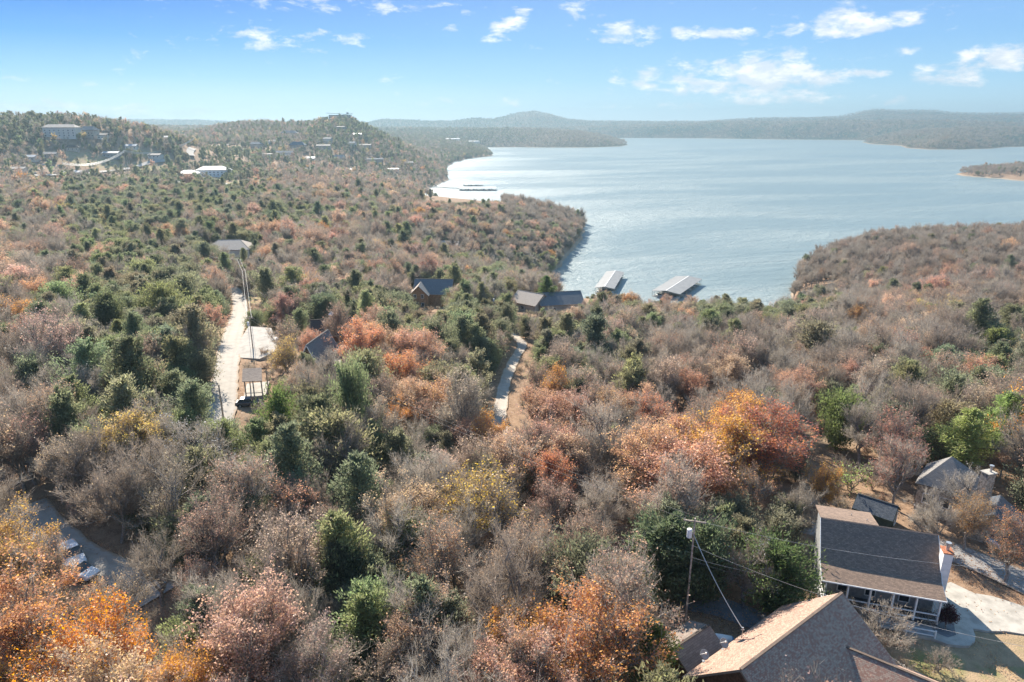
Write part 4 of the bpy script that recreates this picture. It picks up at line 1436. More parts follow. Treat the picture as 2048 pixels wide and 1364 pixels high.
# ------------------------------------------------------------------ generic mid distance buildings
def gb(px, py, ridge_px_len, rise, eave_h, depth_w, rz, roof, wall, label, cat='house', name='house', wins=(), hip=0, course=0, th=.16, trim=None, group=None, length=None, oh=.4, extra=None):
    """building whose floor stands where the sight line of (px,py) meets the ground"""
    g = ground(px, py)
    dist = math.hypot(g.x, g.y) * 1.0
    dep = g.y * math.cos(PITCH) + (CAM_Z - g.z) * math.sin(PITCH)
    Lg = length or ridge_px_len * dep / F
    dd = Vector((math.cos(rz), math.sin(rz), 0))
    c = Vector((g.x, g.y, 0)) + Vector((0, 1, 0)) * depth_w * 0.3
    base = H(c.x, c.y) + 0.2
    zr = base + eave_h + rise
    r0 = c - dd * Lg / 2; r1 = c + dd * Lg / 2
    r0.z = r1.z = zr
    o = building(name, label, cat, r0, r1, (depth_w / 2, base + eave_h), (depth_w / 2, base + eave_h), base, roof, wall, oh=oh, course=course, hip=hip, wins=wins, trim=trim, group=group, th=th, sink=3.5)
    return o, c, base, Lg

# A-frame with lower porch roof and long rear roof
gA = ground(613, 750)
zA = gA.z
r0 = at_z(612, 690, zA + 7.6); r1 = at_z(662, 655, zA + 7.6)
r1 = r0 + (r1 - r0).normalized() * 11
o = building('house', 'A-frame cabin with steep grey roof reaching the ground, among russet oaks by the pale road', 'house', r0, r1, (3.7, zA + .3), (3.7, zA + .3), zA, M['roof_slate'], M['brown_wall'], oh=.2, course=0, wins=[('0', .5, 1.6, 1.6, 2.0), ('0', .5, 4.6, 1.2, 1.2)], trim=M['white'], endoh=.8, th=.2)
nn = Vector((-(r1 - r0).y, (r1 - r0).x, 0)).normalized()
q0 = at_z(648, 749, zA + 2.6) - o.location; q1 = at_z(682, 751, zA + 2.6) - o.location; q2 = at_z(681, 720, zA + 3.4) - o.location; q3 = at_z(655, 718, zA + 3.4) - o.location
slope_obj('porch_roof', q0, q1, q2, q3, M['roof_beige'], o, 0)
for qq in (q0, q1, q2, q3):
    MB().bar(qq - Vector((0, 0, .15)), Vector((qq.x, qq.y, -1.5)), .14).build('porch_post', M['pole_wood'], o)
BUILD.append(((q0.x + q2.x) / 2 + o.location.x, (q0.y + q2.y) / 2 + o.location.y, 4))

# long dark brown roofed house with white cupola
gC = ground(664, 668)
zC = gC.z
r0 = at_z(620, 640, zC + 6.2); r1 = at_z(706, 634, zC + 6.2)
o = building('house', 'long house under dark brown roof with white cupola behind the A-frame', 'house', r0, r1, (4.2, zC + 2.9), (5.2, zC + 2.9), zC, M['roof_brown'], M['brown_wall'], oh=.4, course=0, wins=[('R', .3, 1.5, 1.2, 1.1), ('R', .7, 1.5, 1.2, 1.1)], trim=M['fascia'])
cu = (r0.lerp(r1, .5)) - o.location
k_ = MB().box((cu.x, cu.y, cu.z + .55), (1.0, 1.0, 1.2)).build('cupola', M['white'], o)
m_ = MB(); m_.add([(cu.x - .7, cu.y - .7, cu.z + 1.16), (cu.x + .7, cu.y - .7, cu.z + 1.16), (cu.x + .7, cu.y + .7, cu.z + 1.16), (cu.x - .7, cu.y + .7, cu.z + 1.16), (cu.x, cu.y, cu.z + 2.0)], [(0, 1, 4), (1, 2, 4), (2, 3, 4), (3, 0, 4), (3, 2, 1, 0)]); m_.build('cupola_roof', M['white'], k_)
for s_ in (-.27, .27):
    MB().box((cu.x + s_, cu.y - .51, cu.z + .7), (.3, .04, .6)).build('louvre', M['glass'], k_)

# open shelter beside the road
gS = ground(505, 800)
s0 = Vector(at_z(485, 737, gS.z + 5.2)); s1 = Vector(at_z(523, 735, gS.z + 5.2))
root = empty('road_shelter', ((s0.x + s1.x) / 2, (s0.y + s1.y) / 2 - 2, gS.z), 0, 'open wooden shelter with brown roof on posts beside the pale road', 'shelter')
lo = root.location
p0, p1 = at_z(484, 763, gS.z + 4.0) - lo, at_z(524, 762, gS.z + 4.0) - lo
slope_obj('roof', p0, p1, s1 - lo, s0 - lo, M['roof_shed'], root, 0, .12)
back = [(s0 - lo) + Vector((-.2, 2.6, -1.2)), (s1 - lo) + Vector((.2, 2.6, -1.2))]
slope_obj('roof', back[1], back[0], s0 - lo, s1 - lo, M['roof_shed'], root, 0, .12)
for qq in (p0 + Vector((.3, .3, 0)), p1 + Vector((-.3, .3, 0)), (p0 + p1) / 2 + Vector((0, .3, 0)), back[0] + Vector((.3, -.3, 0)), back[1] + Vector((-.3, -.3, 0))):
    MB().bar((qq.x, qq.y, -1.0), (qq.x, qq.y, qq.z - .12), .17).build('post', M['pole_wood'], root)
for z_ in (.9, 1.6):
    MB().bar((p0.x + .3, p0.y + .3, z_), (p1.x - .3, p1.y + .3, z_), .1).build('rail', M['pole_wood'], root)
BUILD.append((lo.x, lo.y, 5.5))
pad = [(ground(487, 797)), (ground(532, 797)), (ground(540, 772)), (ground(494, 770))]
sheet('concrete_pad', [(v.x, v.y) for v in pad], M['concrete'], 'pale concrete pad under the wooden shelter', lift=.1)
pad = [(ground(470, 715)), (ground(520, 722)), (ground(560, 712)), (ground(545, 678)), (ground(500, 672)), (ground(482, 690))]
sheet('parking_pad', [(v.x, v.y) for v in pad], M['chipseal'], 'pale parking pad off the road at left', lift=.05)
BUILD.append((pad[0].lerp(pad[3], .5).x, pad[0].lerp(pad[3], .5).y, 7))

gb(455, 512, 0, 3.6, 3.4, 15, R(6), M['roof_beige'], M['cream_wall'], 'long house under beige hip roof at the head of the pale road', hip=6, length=22, wins=[('R', .12, 1.7, 1.2, 1.2), ('R', .5, 1.7, 1.6, 1.2), ('R', .85, 1.7, 1.2, 1.2), ('0', .5, 1.7, 1.4, 1.2)], trim=M['white'])
# log house: slate main roof, front gable and small left wing
o, c, bs, Lg = gb(868, 612, 0, 4.8, 5.2, 11, R(-4), M['roof_slate'], M['log_wall'], 'orange log house with slate roof and cream front gable by the gravel lane', length=15, wins=[('R', .75, 1.6, 1.1, 1.3), ('R', .75, 4.2, 1.1, 1.2)], trim=M['fascia'])
gcx = Vector((c.x - 5.0, c.y - 4.5, 0)); lo = o.location
zt = bs + 9.3
for s_ in (1,):
    a0 = Vector((gcx.x, gcx.y - 4.6, zt)) - lo; a1 = Vector((gcx.x, gcx.y + 5.5, zt)) - lo
    e_ = 3.9
    dn = Vector((0, 0, -3.9))
    slope_obj('gable_roof', a0 + Vector((-e_, 0, 0)) + dn, a1 + Vector((-e_, 0, 0)) + dn, a1, a0, M['roof_beige'], o, 0)
    slope_obj('gable_roof', a1 + Vector((e_, 0, 0)) + dn, a0 + Vector((e_, 0, 0)) + dn, a0, a1, M['roof_slate'], o, 0)
    w = MB()
    y0 = a0.y + .6
    w.add([(a0.x - 3.5, y0, -3), (a0.x + 3.5, y0, -3), (a0.x + 3.5, y0, a0.z - 3.75), (a0.x, y0, a0.z - .25), (a0.x - 3.5, y0, a0.z - 3.75),
           (a0.x - 3.5, y0 + 7, -3), (a0.x + 3.5, y0 + 7, -3), (a0.x + 3.5, y0 + 7, a0.z - 3.75), (a0.x, y0 + 7, a0.z - .25), (a0.x - 3.5, y0 + 7, a0.z - 3.75)],
          [(0, 1, 2, 3, 4), (1, 6, 7, 2), (0, 4, 9, 5), (5, 9, 8, 7, 6)])
    w.build('gable_wall', M['log_wall'], o)
    for (wx, wz) in ((-1.4, 5.2), (1.4, 5.2), (-1.4, 2.0), (1.4, 2.0)):
        fr = MB()
        for s2 in (-1, 1):
            fr.box((a0.x + wx + .5 * s2, y0 - .04, wz), (.09, .1, 1.5)).box((a0.x + wx, y0 - .045, wz + .72 * s2), (1.0, .1, .09))
        fo = fr.build('window', M['white'], o)
        MB().add([(a0.x + wx - .48, y0 - .02, wz - .7), (a0.x + wx + .48, y0 - .02, wz - .7), (a0.x + wx + .48, y0 - .02, wz + .7), (a0.x + wx - .48, y0 - .02, wz + .7)], [(0, 1, 2, 3)]).build('pane', M['glass'], fo)
gb(795, 606, 0, 2.8, 3.6, 8, R(70), M['roof_beige'], M['log_wall'], 'small outbuilding with pale gable roof left of the log house', 'garage', 'garage', length=9, wins=[('0', .5, 1.3, 2.2, 2.2, 'door')])
# low house with two grey gables by the water
gb(1118, 622, 0, 3.6, 3.2, 12, R(12), M['roof_slate'], M['tan_wall'], 'low house with long dark grey roof above the boat docks', length=17, wins=[('R', .3, 1.6, 1.4, 1.2), ('R', .7, 1.6, 1.4, 1.2)], trim=M['fascia'])
gb(1062, 622, 0, 3.4, 3.2, 11, R(-38), M['roof_beige'], M['tan_wall'], 'grey brown gabled wing house left of the dark grey roof above the docks', length=12, wins=[('R', .5, 1.6, 1.4, 1.2)], trim=M['fascia'])
gb(895, 500, 0, 2.5, 3.0, 9, R(-10), M['roof_beige'], M['tan_wall'], 'low house half hidden among bare trees on the wooded point', length=16, wins=[('R', .3, 1.4, 1.4, 1.2), ('R', .7, 1.4, 1.4, 1.2)])
gb(752, 502, 0, 2.4, 2.6, 8, R(20), M['roof_beige'], M['tan_wall'], 'small house with pale roof glimpsed through bare trees left of the point', length=10) if False else None
gb(2, 392, 0, 2.4, 3.0, 12, R(-12), M['roof_slate'], M['tan_wall'], 'house with slate roof cut off at the left edge', length=20)

# far buildings: (px, py of base, length, depth, eave, rise, rz deg, roof, wall, hip, windows n, rows, label)
FB = [
    (122, 276, 44, 18, 12, 4, 4, 'roof_beige', 'cream_wall', 5, 7, 3, 'long pale hotel block on the left hillside under the pine ridge'),
    (178, 276, 22, 14, 9, 5, -6, 'roof_slate', 'tan_wall', 4, 4, 2, 'dark hip roofed building right of the pale hotel block'),
    (205, 279, 14, 10, 5, 2, 10, 'roof_beige', 'cream_wall', 0, 3, 1, 'small pale building below the left hilltop'),
    (150, 352, 26, 12, 4, 2, -4, 'roof_metal', 'cream_wall', 0, 4, 1, 'flat white roofed store beside the far car park'),
    (205, 366, 16, 9, 3.5, 1.5, 5, 'roof_metal', 'cream_wall', 0, 3, 1, 'small white roofed shed in front of the far power poles'),
    (222, 316, 22, 12, 5, 2, 2, 'roof_metal', 'grey_wall', 0, 4, 1, 'blue grey shed with white roof above the far clearing'),
    (145, 302, 16, 10, 4, 3, 15, 'roof_brown', 'tan_wall', 3, 3, 1, 'dark cottage on the slope below the pale hotel block'),
    (375, 357, 26, 18, 6, 4, 14, 'roof_metal', 'white', 8, 3, 1, 'white hip roofed building left of the colonnaded white building'),
    (425, 353, 42, 20, 8, 4.5, 8, 'roof_metal', 'white', 9, 8, 2, 'large white building with pale hip roof in the far clearing'),
    (480, 350, 8, 6, 3, 1.5, 0, 'roof_metal', 'white', 0, 1, 1, 'tiny white shed at the edge of the far clearing'),
    (350, 374, 18, 12, 4, 2.5, -10, 'roof_beige', 'tan_wall', 4, 3, 1, 'tan hip roof between far russet trees'),
    (568, 317, 32, 14, 9, 3.5, 6, 'roof_slate', 'white', 0, 5, 2, 'white modern house with dark roof on the far hillside'),
    (533, 318, 20, 14, 8, 1, 4, 'roof_beige', 'cream_wall', 0, 2, 1, 'pale cream block attached to the left of the modern white house'),
    (595, 300, 30, 16, 8, 6, 0, 'roof_slate', 'tan_wall', 7, 4, 2, 'dark hip roofed house right above the modern white house'),
    (578, 275, 36, 16, 8, 5, 4, 'roof_slate', 'tan_wall', 8, 5, 2, 'wide dark mansion half way up the far hill'),
    (512, 297, 22, 14, 7, 4, -8, 'roof_slate', 'tan_wall', 3, 3, 1, 'grey house on the far hillside left of the mansion'),
    (645, 300, 30, 14, 7, 2, 5, 'roof_beige', 'tan_wall', 0, 4, 2, 'pale roofed house right of the far dark houses'),
    (705, 300, 14, 14, 12, 3, 0, 'roof_slate', 'cream_wall', 2, 2, 3, 'tall narrow house on the far slope'),
    (678, 322, 22, 14, 4, 6, 0, 'roof_beige', 'tan_wall', 3, 2, 1, 'house with two pointed tan roofs low on the far hill'),
    (748, 325, 34, 12, 5, 2, 22, 'roof_slate', 'tan_wall', 0, 4, 1, 'long dark roofed house near the foot of the far hill'),
    (785, 343, 24, 12, 4, 1.5, 4, 'roof_metal', 'tan_wall', 0, 3, 1, 'low flat roofed building above the far marina'),
    (730, 297, 26, 12, 6, 2, -5, 'roof_beige', 'tan_wall', 0, 3, 1, 'tan house on the right flank of the far hill'),
    (682, 263, 18, 12, 9, 1, 0, 'roof_beige', 'tan_wall', 0, 3, 2, 'dark flat roofed house just below the hilltop hotel'),
    (475, 300, 16, 10, 4, 2, 0, 'roof_beige', 'tan_wall', 0, 3, 1, 'small tan house beside the far bend of the road'),
    (335, 282, 20, 10, 5, 2, -30, 'roof_metal', 'tan_wall', 0, 3, 1, 'slanting white roof on the crest of the left hill'),
    (905, 283, 60, 24, 10, 3, 4, 'roof_metal', 'cream_wall', 0, 5, 1, 'pale lakeside building on the distant left shore'),
    (948, 287, 50, 20, 8, 3, -6, 'roof_metal', 'cream_wall', 0, 4, 1, 'second pale lakeside building on the distant shore, nearer the island'),
    (30, 345, 24, 12, 4, 2, 3, 'roof_beige', 'cream_wall', 0, 3, 1, 'pale low building at the left edge of the far car park'),
    (60, 322, 18, 12, 4, 2.5, -8, 'roof_metal', 'cream_wall', 0, 3, 1, 'white roofed house above the far car park'),
    (100, 316, 16, 10, 4, 2.5, 12, 'roof_beige', 'tan_wall', 0, 3, 1, 'small tan house behind the far car park'),
    (262, 300, 16, 10, 4, 2.5, 8, 'roof_metal', 'cream_wall', 0, 3, 1, 'pale roofed house above the four far power poles'),
    (310, 318, 18, 12, 4, 2, -4, 'roof_beige', 'cream_wall', 0, 3, 1, 'pale house beside the dry slope right of the far poles'),
    (620, 322, 18, 12, 4, 3, 8, 'roof_metal', 'cream_wall', 0, 3, 1, 'small white roofed house right of the modern white house'),
    (655, 285, 18, 12, 6, 3, -6, 'roof_beige', 'cream_wall', 2, 3, 1, 'tan hip roofed house in the middle of the far hill'),
    (715, 275, 18, 12, 6, 2, 3, 'roof_metal', 'tan_wall', 0, 3, 1, 'pale roofed house on the far hill right of the hotel'),
    (545, 290, 16, 12, 6, 3, 0, 'roof_beige', 'cream_wall', 2, 3, 1, 'pale hip roofed house left of the wide dark mansion'),
    (610, 345, 18, 12, 4, 3, 10, 'roof_beige', 'tan_wall', 2, 3, 1, 'tan roof among far russet trees below the modern white house'),
    (815, 330, 22, 12, 4, 2, 20, 'roof_beige', 'tan_wall', 0, 3, 1, 'long tan house above the far shore bend'),
    (700, 345, 16, 10, 4, 3, -12, 'roof_metal', 'cream_wall', 0, 3, 1, 'white roofed house glimpsed in the woods below the far hill'),
]
for (px, py, Lh, Dp, eh, rs, rz, rf, wm, hp, nw, rows, lab) in FB:
    ww = []
    for rr in range(rows):
        for k in range(nw):
            ww.append(('R', (k + .5) / nw, 1.6 + rr * 3.2, min(1.8, Lh / nw * .5), 1.5))
    try:
        gb(px, py, 0, rs, eh, Dp, R(rz), M[rf], M[wm], lab, 'building', 'far_house' if eh < 9 else 'far_building', wins=ww, hip=hp, length=Lh, oh=.8, th=.5)
    except Exception as ex:
        print('far building failed', px, py, ex)

# colonnade on the large white building
g = ground(448, 352)
root = empty('colonnade', (g.x, g.y, H(g.x, g.y)), R(8), 'two storey white colonnade with arched openings at the end of the large white building', 'colonnade')
for z_ in (4.2, 8.4):
    MB().box((0, 0, z_), (24, 3.2, .5)).build('floor_slab', M['white'], root)
for k in range(10):
    MB().box((-11.4 + k * 22.8 / 9, -1.4, 3.3), (.5, .5, 9.8)).build('column', M['white'], root)
MB().box((0, 1.2, 3), (23.4, .4, 10.2)).build('rear_wall', M['cream_wall'], root)
BUILD.append((g.x, g.y, 15))

# hilltop hotel with winged roof
g = Vector(at_z(681, 238, 119))
g = Vector((ray(681, 238)[0] * 1590, ray(681, 238)[1] * 1590, 0)); g.z = H(g.x, g.y)
print('hotel ground', g)
root = empty('hilltop_hotel', (g.x, g.y, g.z), R(4), 'wide modern hotel with upswept flat roof crowning the far hill', 'hotel')
zt_ = max(128.0 - g.z, 10.0)
MB().box((0, 0, zt_ / 2 - 2), (50, 16, zt_ - 1)).build('wall', M['tan_wall'], root)
MB().slab([(-30, -10, zt_ + 2.2), (10, -10, zt_ - .6), (10, 10, zt_ - .6), (-30, 10, zt_ + 2.2)], .8).build('roof', M['roof_beige'], root)
MB().slab([(8, -9, zt_ - 1), (28, -9, zt_ + .6), (28, 9, zt_ + .6), (8, 9, zt_ - 1)], .8).build('roof', M['roof_beige'], root)
MB().box((17, 0, zt_ + 1.4), (4, 6, 4.4)).build('lift_tower', M['cream_wall'], root)
MB().box((27, -2, zt_ / 2 - 4), (9, 12, zt_ - 4)).build('side_block', M['cream_wall'], root)
for k in range(12):
    for rr in range(2):
        MB().box((-23 + k * 4.1, -8.06, zt_ - 4 - rr * 4.0), (2.6, .12, 2.2)).build('window', M['glass'], root)
BUILD.append((g.x, g.y - 8, 30))
for (px, dx, n) in ((0, 0, 0),):
    pass

# ------------------------------------------------------------------ boat docks
ORD0 = ['first', 'second', 'third', 'fourth', 'fifth', 'sixth', 'seventh', 'eighth', 'ninth', 'tenth', 'eleventh', 'twelfth', 'thirteenth', 'fourteenth', 'fifteenth', 'sixteenth']
def boat_dock(c0, c1, half, label, nslip, ez=3.6, rz_=5.0, roof='dock_roof', group=None, open_left=True):
    c0, c1 = Vector((c0[0], c0[1], 0)), Vector((c1[0], c1[1], 0))
    d = (c1 - c0); Ld = d.length; d.normalize(); n = Vector((d.y, -d.x, 0))
    root = empty('boat_dock', (c0.x, c0.y, 0), math.atan2(d.y, d.x), label, 'boat dock', group)
    # local: x along, y to the left
    for s in (1, -1):
        if s == 1: slope_obj('roof', (0, half, ez), (Ld, half, ez), (Ld, 0, rz_), (0, 0, rz_), M[roof], root, 0, .1)
        else: slope_obj('roof', (Ld, -half, ez), (0, -half, ez), (0, 0, rz_), (Ld, 0, rz_), M[roof], root, 0, .1)
    MB().bar((0, 0, rz_ + .05), (Ld, 0, rz_ + .05), .5, .08).build('ridge_cap', M['white'], root)
    MB().box((Ld / 2, 0, .28), (Ld - 1, 1.6, .35)).build('walkway', M['concrete'], root)
    for k in range(nslip + 1):
        x = 1 + (Ld - 2) * k / nslip
        for s in (-1, 1):
            MB().box((x, s * half * .5, .28), (.7, half - .8, .3)).build('finger_pier', M['concrete'], root)
            p = MB().bar((x, s * (half - .35), .3), (x, s * (half - .35), ez - .05), .2)
            p.build('post', M['steel'], root)
        MB().bar((x, -half + .3, ez - .12), (x, half - .3, ez - .12), .14, .22).build('truss', M['steel'], root)
        MB().bar((x, 0, .3), (x, 0, rz_ - .2), .16).build('post', M['steel'], root)
    k_ = 0
    for k in range(nslip):
        if k % 3 == 1: continue
        x = 1 + (Ld - 2) * (k + .5) / nslip
        for s in (-1, 1):
            b = MB()
            w2 = min(1.15, (Ld - 2) / nslip * .3)
            y0, y1 = s * 1.4, s * (half - .9)
            hull = []
            for (yy, ww, zz) in ((y0, w2, .75), (y0 + (y1 - y0) * .65, w2, .8), (y1, .1, 1.0)):
                hull += [(x - ww, yy, zz), (x + ww, yy, zz), (x + ww * .6, yy, .05), (x - ww * .6, yy, .05)]
            b.add(hull, [(0, 1, 5, 4), (4, 5, 9, 8), (1, 2, 6, 5), (5, 6, 10, 9), (3, 0, 4, 7), (7, 4, 8, 11), (0, 3, 2, 1), (8, 9, 10, 11), (2, 3, 7, 6), (6, 7, 11, 10)])
            w3 = root.matrix_basis @ Vector((0, 0, 0))
            bo = b.build('moored_boat', M['white' if (k + s) % 2 else 'blue_plastic'], None)
            bo.matrix_basis = Matrix.Translation(root.location) @ Matrix.Rotation(root.rotation_euler.z, 4, 'Z')
            MB().box((x, (y0 + y1) / 2, 1.15), (w2 * 1.2, abs(y1 - y0) * .3, .6)).build('cabin', M['glass'], bo)
            tag(bo, label=('white' if (k + s) % 2 else 'blue') + ' boat in the ' + ORD0[k] + ' slip on the ' + ('left' if s == 1 else 'right') + ' side of the ' + {11: 'broad near dock', 9: 'narrow near dock', 14: 'long far marina', 8: 'shorter far marina'}.get(nslip, 'tiny far dock'), cat='boat', group='boats in the ' + ('right' if nslip == 11 else 'left' if nslip == 9 else 'far') + ' dock slips')
            k_ += 1
    return root
boat_dock((100.5, 435), (126.8, 480), 9.6, 'broad grey roofed boat dock floating in the near bay, the right of two', 11, 3.8, 5.0)
boat_dock((62, 447), (77, 500), 6.6, 'narrow grey roofed boat dock floating in the near bay, the left of two', 9, 3.8, 4.9)
m0, m1 = at_z(918, 380, 0), at_z(992, 380, 0)
boat_dock(m0, m1, 12, 'long white roofed marina dock reaching into the far bay', 14, 4.2, 4.8, roof='white')
m0, m1 = at_z(925, 371.5, 0), at_z(965, 371, 0)
boat_dock(m0, m1, 9, 'shorter white roofed marina dock behind the long one', 8, 4.0, 4.6, roof='white')
m0, m1 = at_z(836, 382.5, 0), at_z(850, 381.5, 0)
boat_dock(m0, m1, 6, 'tiny white roofed dock by the far shore left of the marina', 3, 4.0, 4.6, roof='white')
m0, m1 = at_z(866, 374, 0), at_z(920, 377, 0)
gw = MB().bar((m0.x, m0.y, .5), (m1.x, m1.y, .5), 3, .5)
tag(gw.build('marina_gangway', M['concrete']), 'pale floating gangway joining the far shore to the marina', 'gangway')
# ------------------------------------------------------------------ poles and wires
def pole(base, height, label, transformer=False, arm=1.2, rz=0.0, lean=(0, 0), name='utility_pole', r=0.15, group=None):
    root = empty(name, base, rz, label, 'utility pole', group)
    MB().tube([(0, 0, -1), (lean[0], lean[1], height)], [r, r * .68], 10).build('shaft', M['pole_wood'], root)
    top = Vector((lean[0], lean[1], height))
    if arm:
        MB().box((top.x, top.y + .14, height - .45), (arm * 2, .11, .13)).build('crossarm', M['pole_wood'], root)
        for s in (-.9, 0, .9):
            MB().tube([(top.x + arm * s, top.y + .14, height - .38), (top.x + arm * s, top.y + .14, height - .16)], [.05, .03], 8).build('insulator', M['steel'], root)
    if transformer:
        t_ = MB().tube([(top.x - .42, top.y, height - 2.25), (top.x - .42, top.y, height - 1.35), (top.x - .42, top.y, height - 1.28)], [.27, .27, .18], 14)
        t_.build('transformer', M['white'], root)
        MB().bar((top.x - .3, top.y, height - 1.8), (top.x, top.y, height - 1.8), .08).build('bracket', M['steel'], root)
    BUILD.append((base[0], base[1], 1.0))
    return Vector(base) + Matrix.Rotation(rz, 3, 'Z') @ top

def wire(a, b, sag, r, m, label, n=18, group=None, name='overhead_wire'):
    a, b = Vector(a), Vector(b)
    pts = []
    for k in range(n + 1):
        t = k / n
        p = a.lerp(b, t); p.z -= sag * 4 * t * (1 - t)
        pts.append(p)
    o = MB().tube([p - a for p in pts], r, 5).build(name, m)
    o.location = a
    return tag(o, label, 'wire', group)

p1b = at_z(1372, 1232, 60.0); p1b.z = H(p1b.x, p1b.y)
P1 = pole(p1b, 71.9 - p1b.z, 'tall wooden utility pole with white transformer left of the cottage and behind the tan roof', True, 1.1, R(-15), r=.12)
def px_pole(bx, by, ty, label, **kw):
    g = ground(bx, by)
    d = ray(bx, ty)
    h = CAM_Z + d[2] / math.hypot(d[0], d[1]) * math.hypot(g.x, g.y) - g.z
    return pole(g, max(4, h), label, **kw)
P2 = px_pole(447, 838, 768, 'plain leaning pole at the lower end of the pale road', arm=0, r=.17)
P3 = px_pole(507, 705, 632, 'utility pole with small grey transformer beside the parking pad', transformer=True, arm=.8)
P4 = px_pole(486, 588, 517, 'utility pole at the head of the pale road, the taller of two', arm=1.0)
P5 = px_pole(496, 612, 540, 'utility pole beside the pale road verge, the nearer of two', arm=.6)
P6 = px_pole(353, 505, 477, 'pale utility pole standing among cedars left of the beige hip roof', arm=.6)
P7 = px_pole(728, 600, 553, 'utility pole behind the dark brown roof, left of the log house', transformer=True, arm=0)
P8 = px_pole(990, 640, 590, 'pale pole with transformer between the log house and the grey roofed house', transformer=True, arm=0)
P9 = px_pole(140, 340, 298, 'thin pale pole in the far car park', arm=0, r=.3)
for i, bx in enumerate((249, 253, 257, 262)):
    px_pole(bx, 338 + (i % 2) * 6, 313, ('leftmost', 'second from left', 'third from left', 'rightmost')[i] + ' of the four tall pale power poles in the far clearing', arm=0, r=.45, group='far power poles')
P10 = px_pole(271, 292, 265, 'pale pole on the crest of the far left hill', arm=0, r=.35)
mast_top = mz + Vector((0, 0, 1.1))
p1s = Vector((P1.x, P1.y, P1.z))
wire(p1s - Vector((0, 0, 1.9)), mast_top, .5, .045, M['wire'], 'thick pale service cable from the transformer pole down to the tan roof mast')
wire(p1s - Vector((0, 0, .3)), (28, 34, 69.0), 1.0, .012, M['dark_wire'], 'thin wire from the transformer pole over the tan roof') if False else None
cw = at_z(1636, 1160, 63.6)
wire(p1s - Vector((0, 0, 4.6)), cw, .5, .022, M['wire'], 'pale service wire from the transformer pole to the left corner of the cottage')
wire(p1s - Vector((0, 0, 4.9)), cw + Vector((.2, 0, -.4)), .8, .018, M['dark_wire'], 'lower dark wire sagging from the transformer pole to the cottage')
wr_ = at_z(2150, 1145, 70.0)
wire(p1s - Vector((0, 0, .2)), wr_, 1.2, .014, M['wire'], 'upper thin wire running right from the transformer pole above the dark roof')
wire(p1s - Vector((0, 0, 3.2)), at_z(2150, 1310, 66.0), 1.5, .016, M['wire'], 'lower thin wire running right in front of the cottage porch')
for k, off in enumerate((-.9, .9)):
    wire(p1s + Vector((off, .1, -.15)), P3 + Vector((off * .6, 0, -.1)), 3.0, .011, M['dark_wire'], ('left', 'right')[k] + ' wire of the long span from the transformer pole to the parking pad pole')
for k, off in enumerate((-.5, .5)):
    wire(P3 + Vector((off, 0, -.2)), P5 + Vector((off, 0, -.2)), 1.0, .04, M['wire'], ('left', 'right')[k] + ' wire between the parking pad pole and the nearer verge pole')
    wire(P5 + Vector((off, 0, -.2)), P4 + Vector((off, 0, -.2)), .4, .04, M['wire'], ('left', 'right')[k] + ' wire between the two poles at the head of the road')
wire(P4, P6, 3.0, .045, M['wire'], 'wire from the head of the pale road across the cedars to the left pole')
wire(P6, P6 + Vector((-60, 70, 3)), 2.5, .05, M['wire'], 'wire running back from the pole among the cedars')
for k in range(3):
    a = Vector(ground(255, 338)); a.z += 22 + k
    b = Vector(ground(130, 352)); b.z += 14 + k
    wire(a, b, 8, .28, M['wire'], ('lowest', 'middle', 'highest')[k] + ' of three pale power lines sweeping left from the far power poles')
    c = Vector(ground(392, 300)); c.z += 16 + k
    wire(a, c, 10, .28, M['wire'], ('lowest', 'middle', 'highest')[k] + ' of three pale power lines sweeping right from the far power poles')
# guy wire marker
gm = at_z(1358, 1228, 60.0); gm.z = H(gm.x, gm.y)
tag(MB().tube([(0, 0, -.2), (.12, .05, 2.3)], .045, 8).build('guy_marker', mat('yellow_plastic', (.75, .45, .05), .5)), 'thin yellow guy wire marker beside the lane', 'marker').location = gm

# white bracket on the verge by the cottage
bk = at_z(1620, 1190, 60.0); bk.z = H(bk.x, bk.y)
root = empty('white_stand', bk, R(20), 'white tubular stand with a ring top at the left end of the porch', 'stand')
MB().bar((0, 0, -.1), (0, 0, 1.1), .09).build('leg', M['white'], root)
MB().bar((.95, .1, -.1), (.95, .1, 1.0), .07).build('leg', M['white'], root)
ring = [(.48 + .48 * math.cos(a), .05 + .3 * math.sin(a), 1.12) for a in np.linspace(0, 2 * math.pi, 17)]
MB().tube(ring, .045, 6, cap=False).build('ring', M['white'], root)

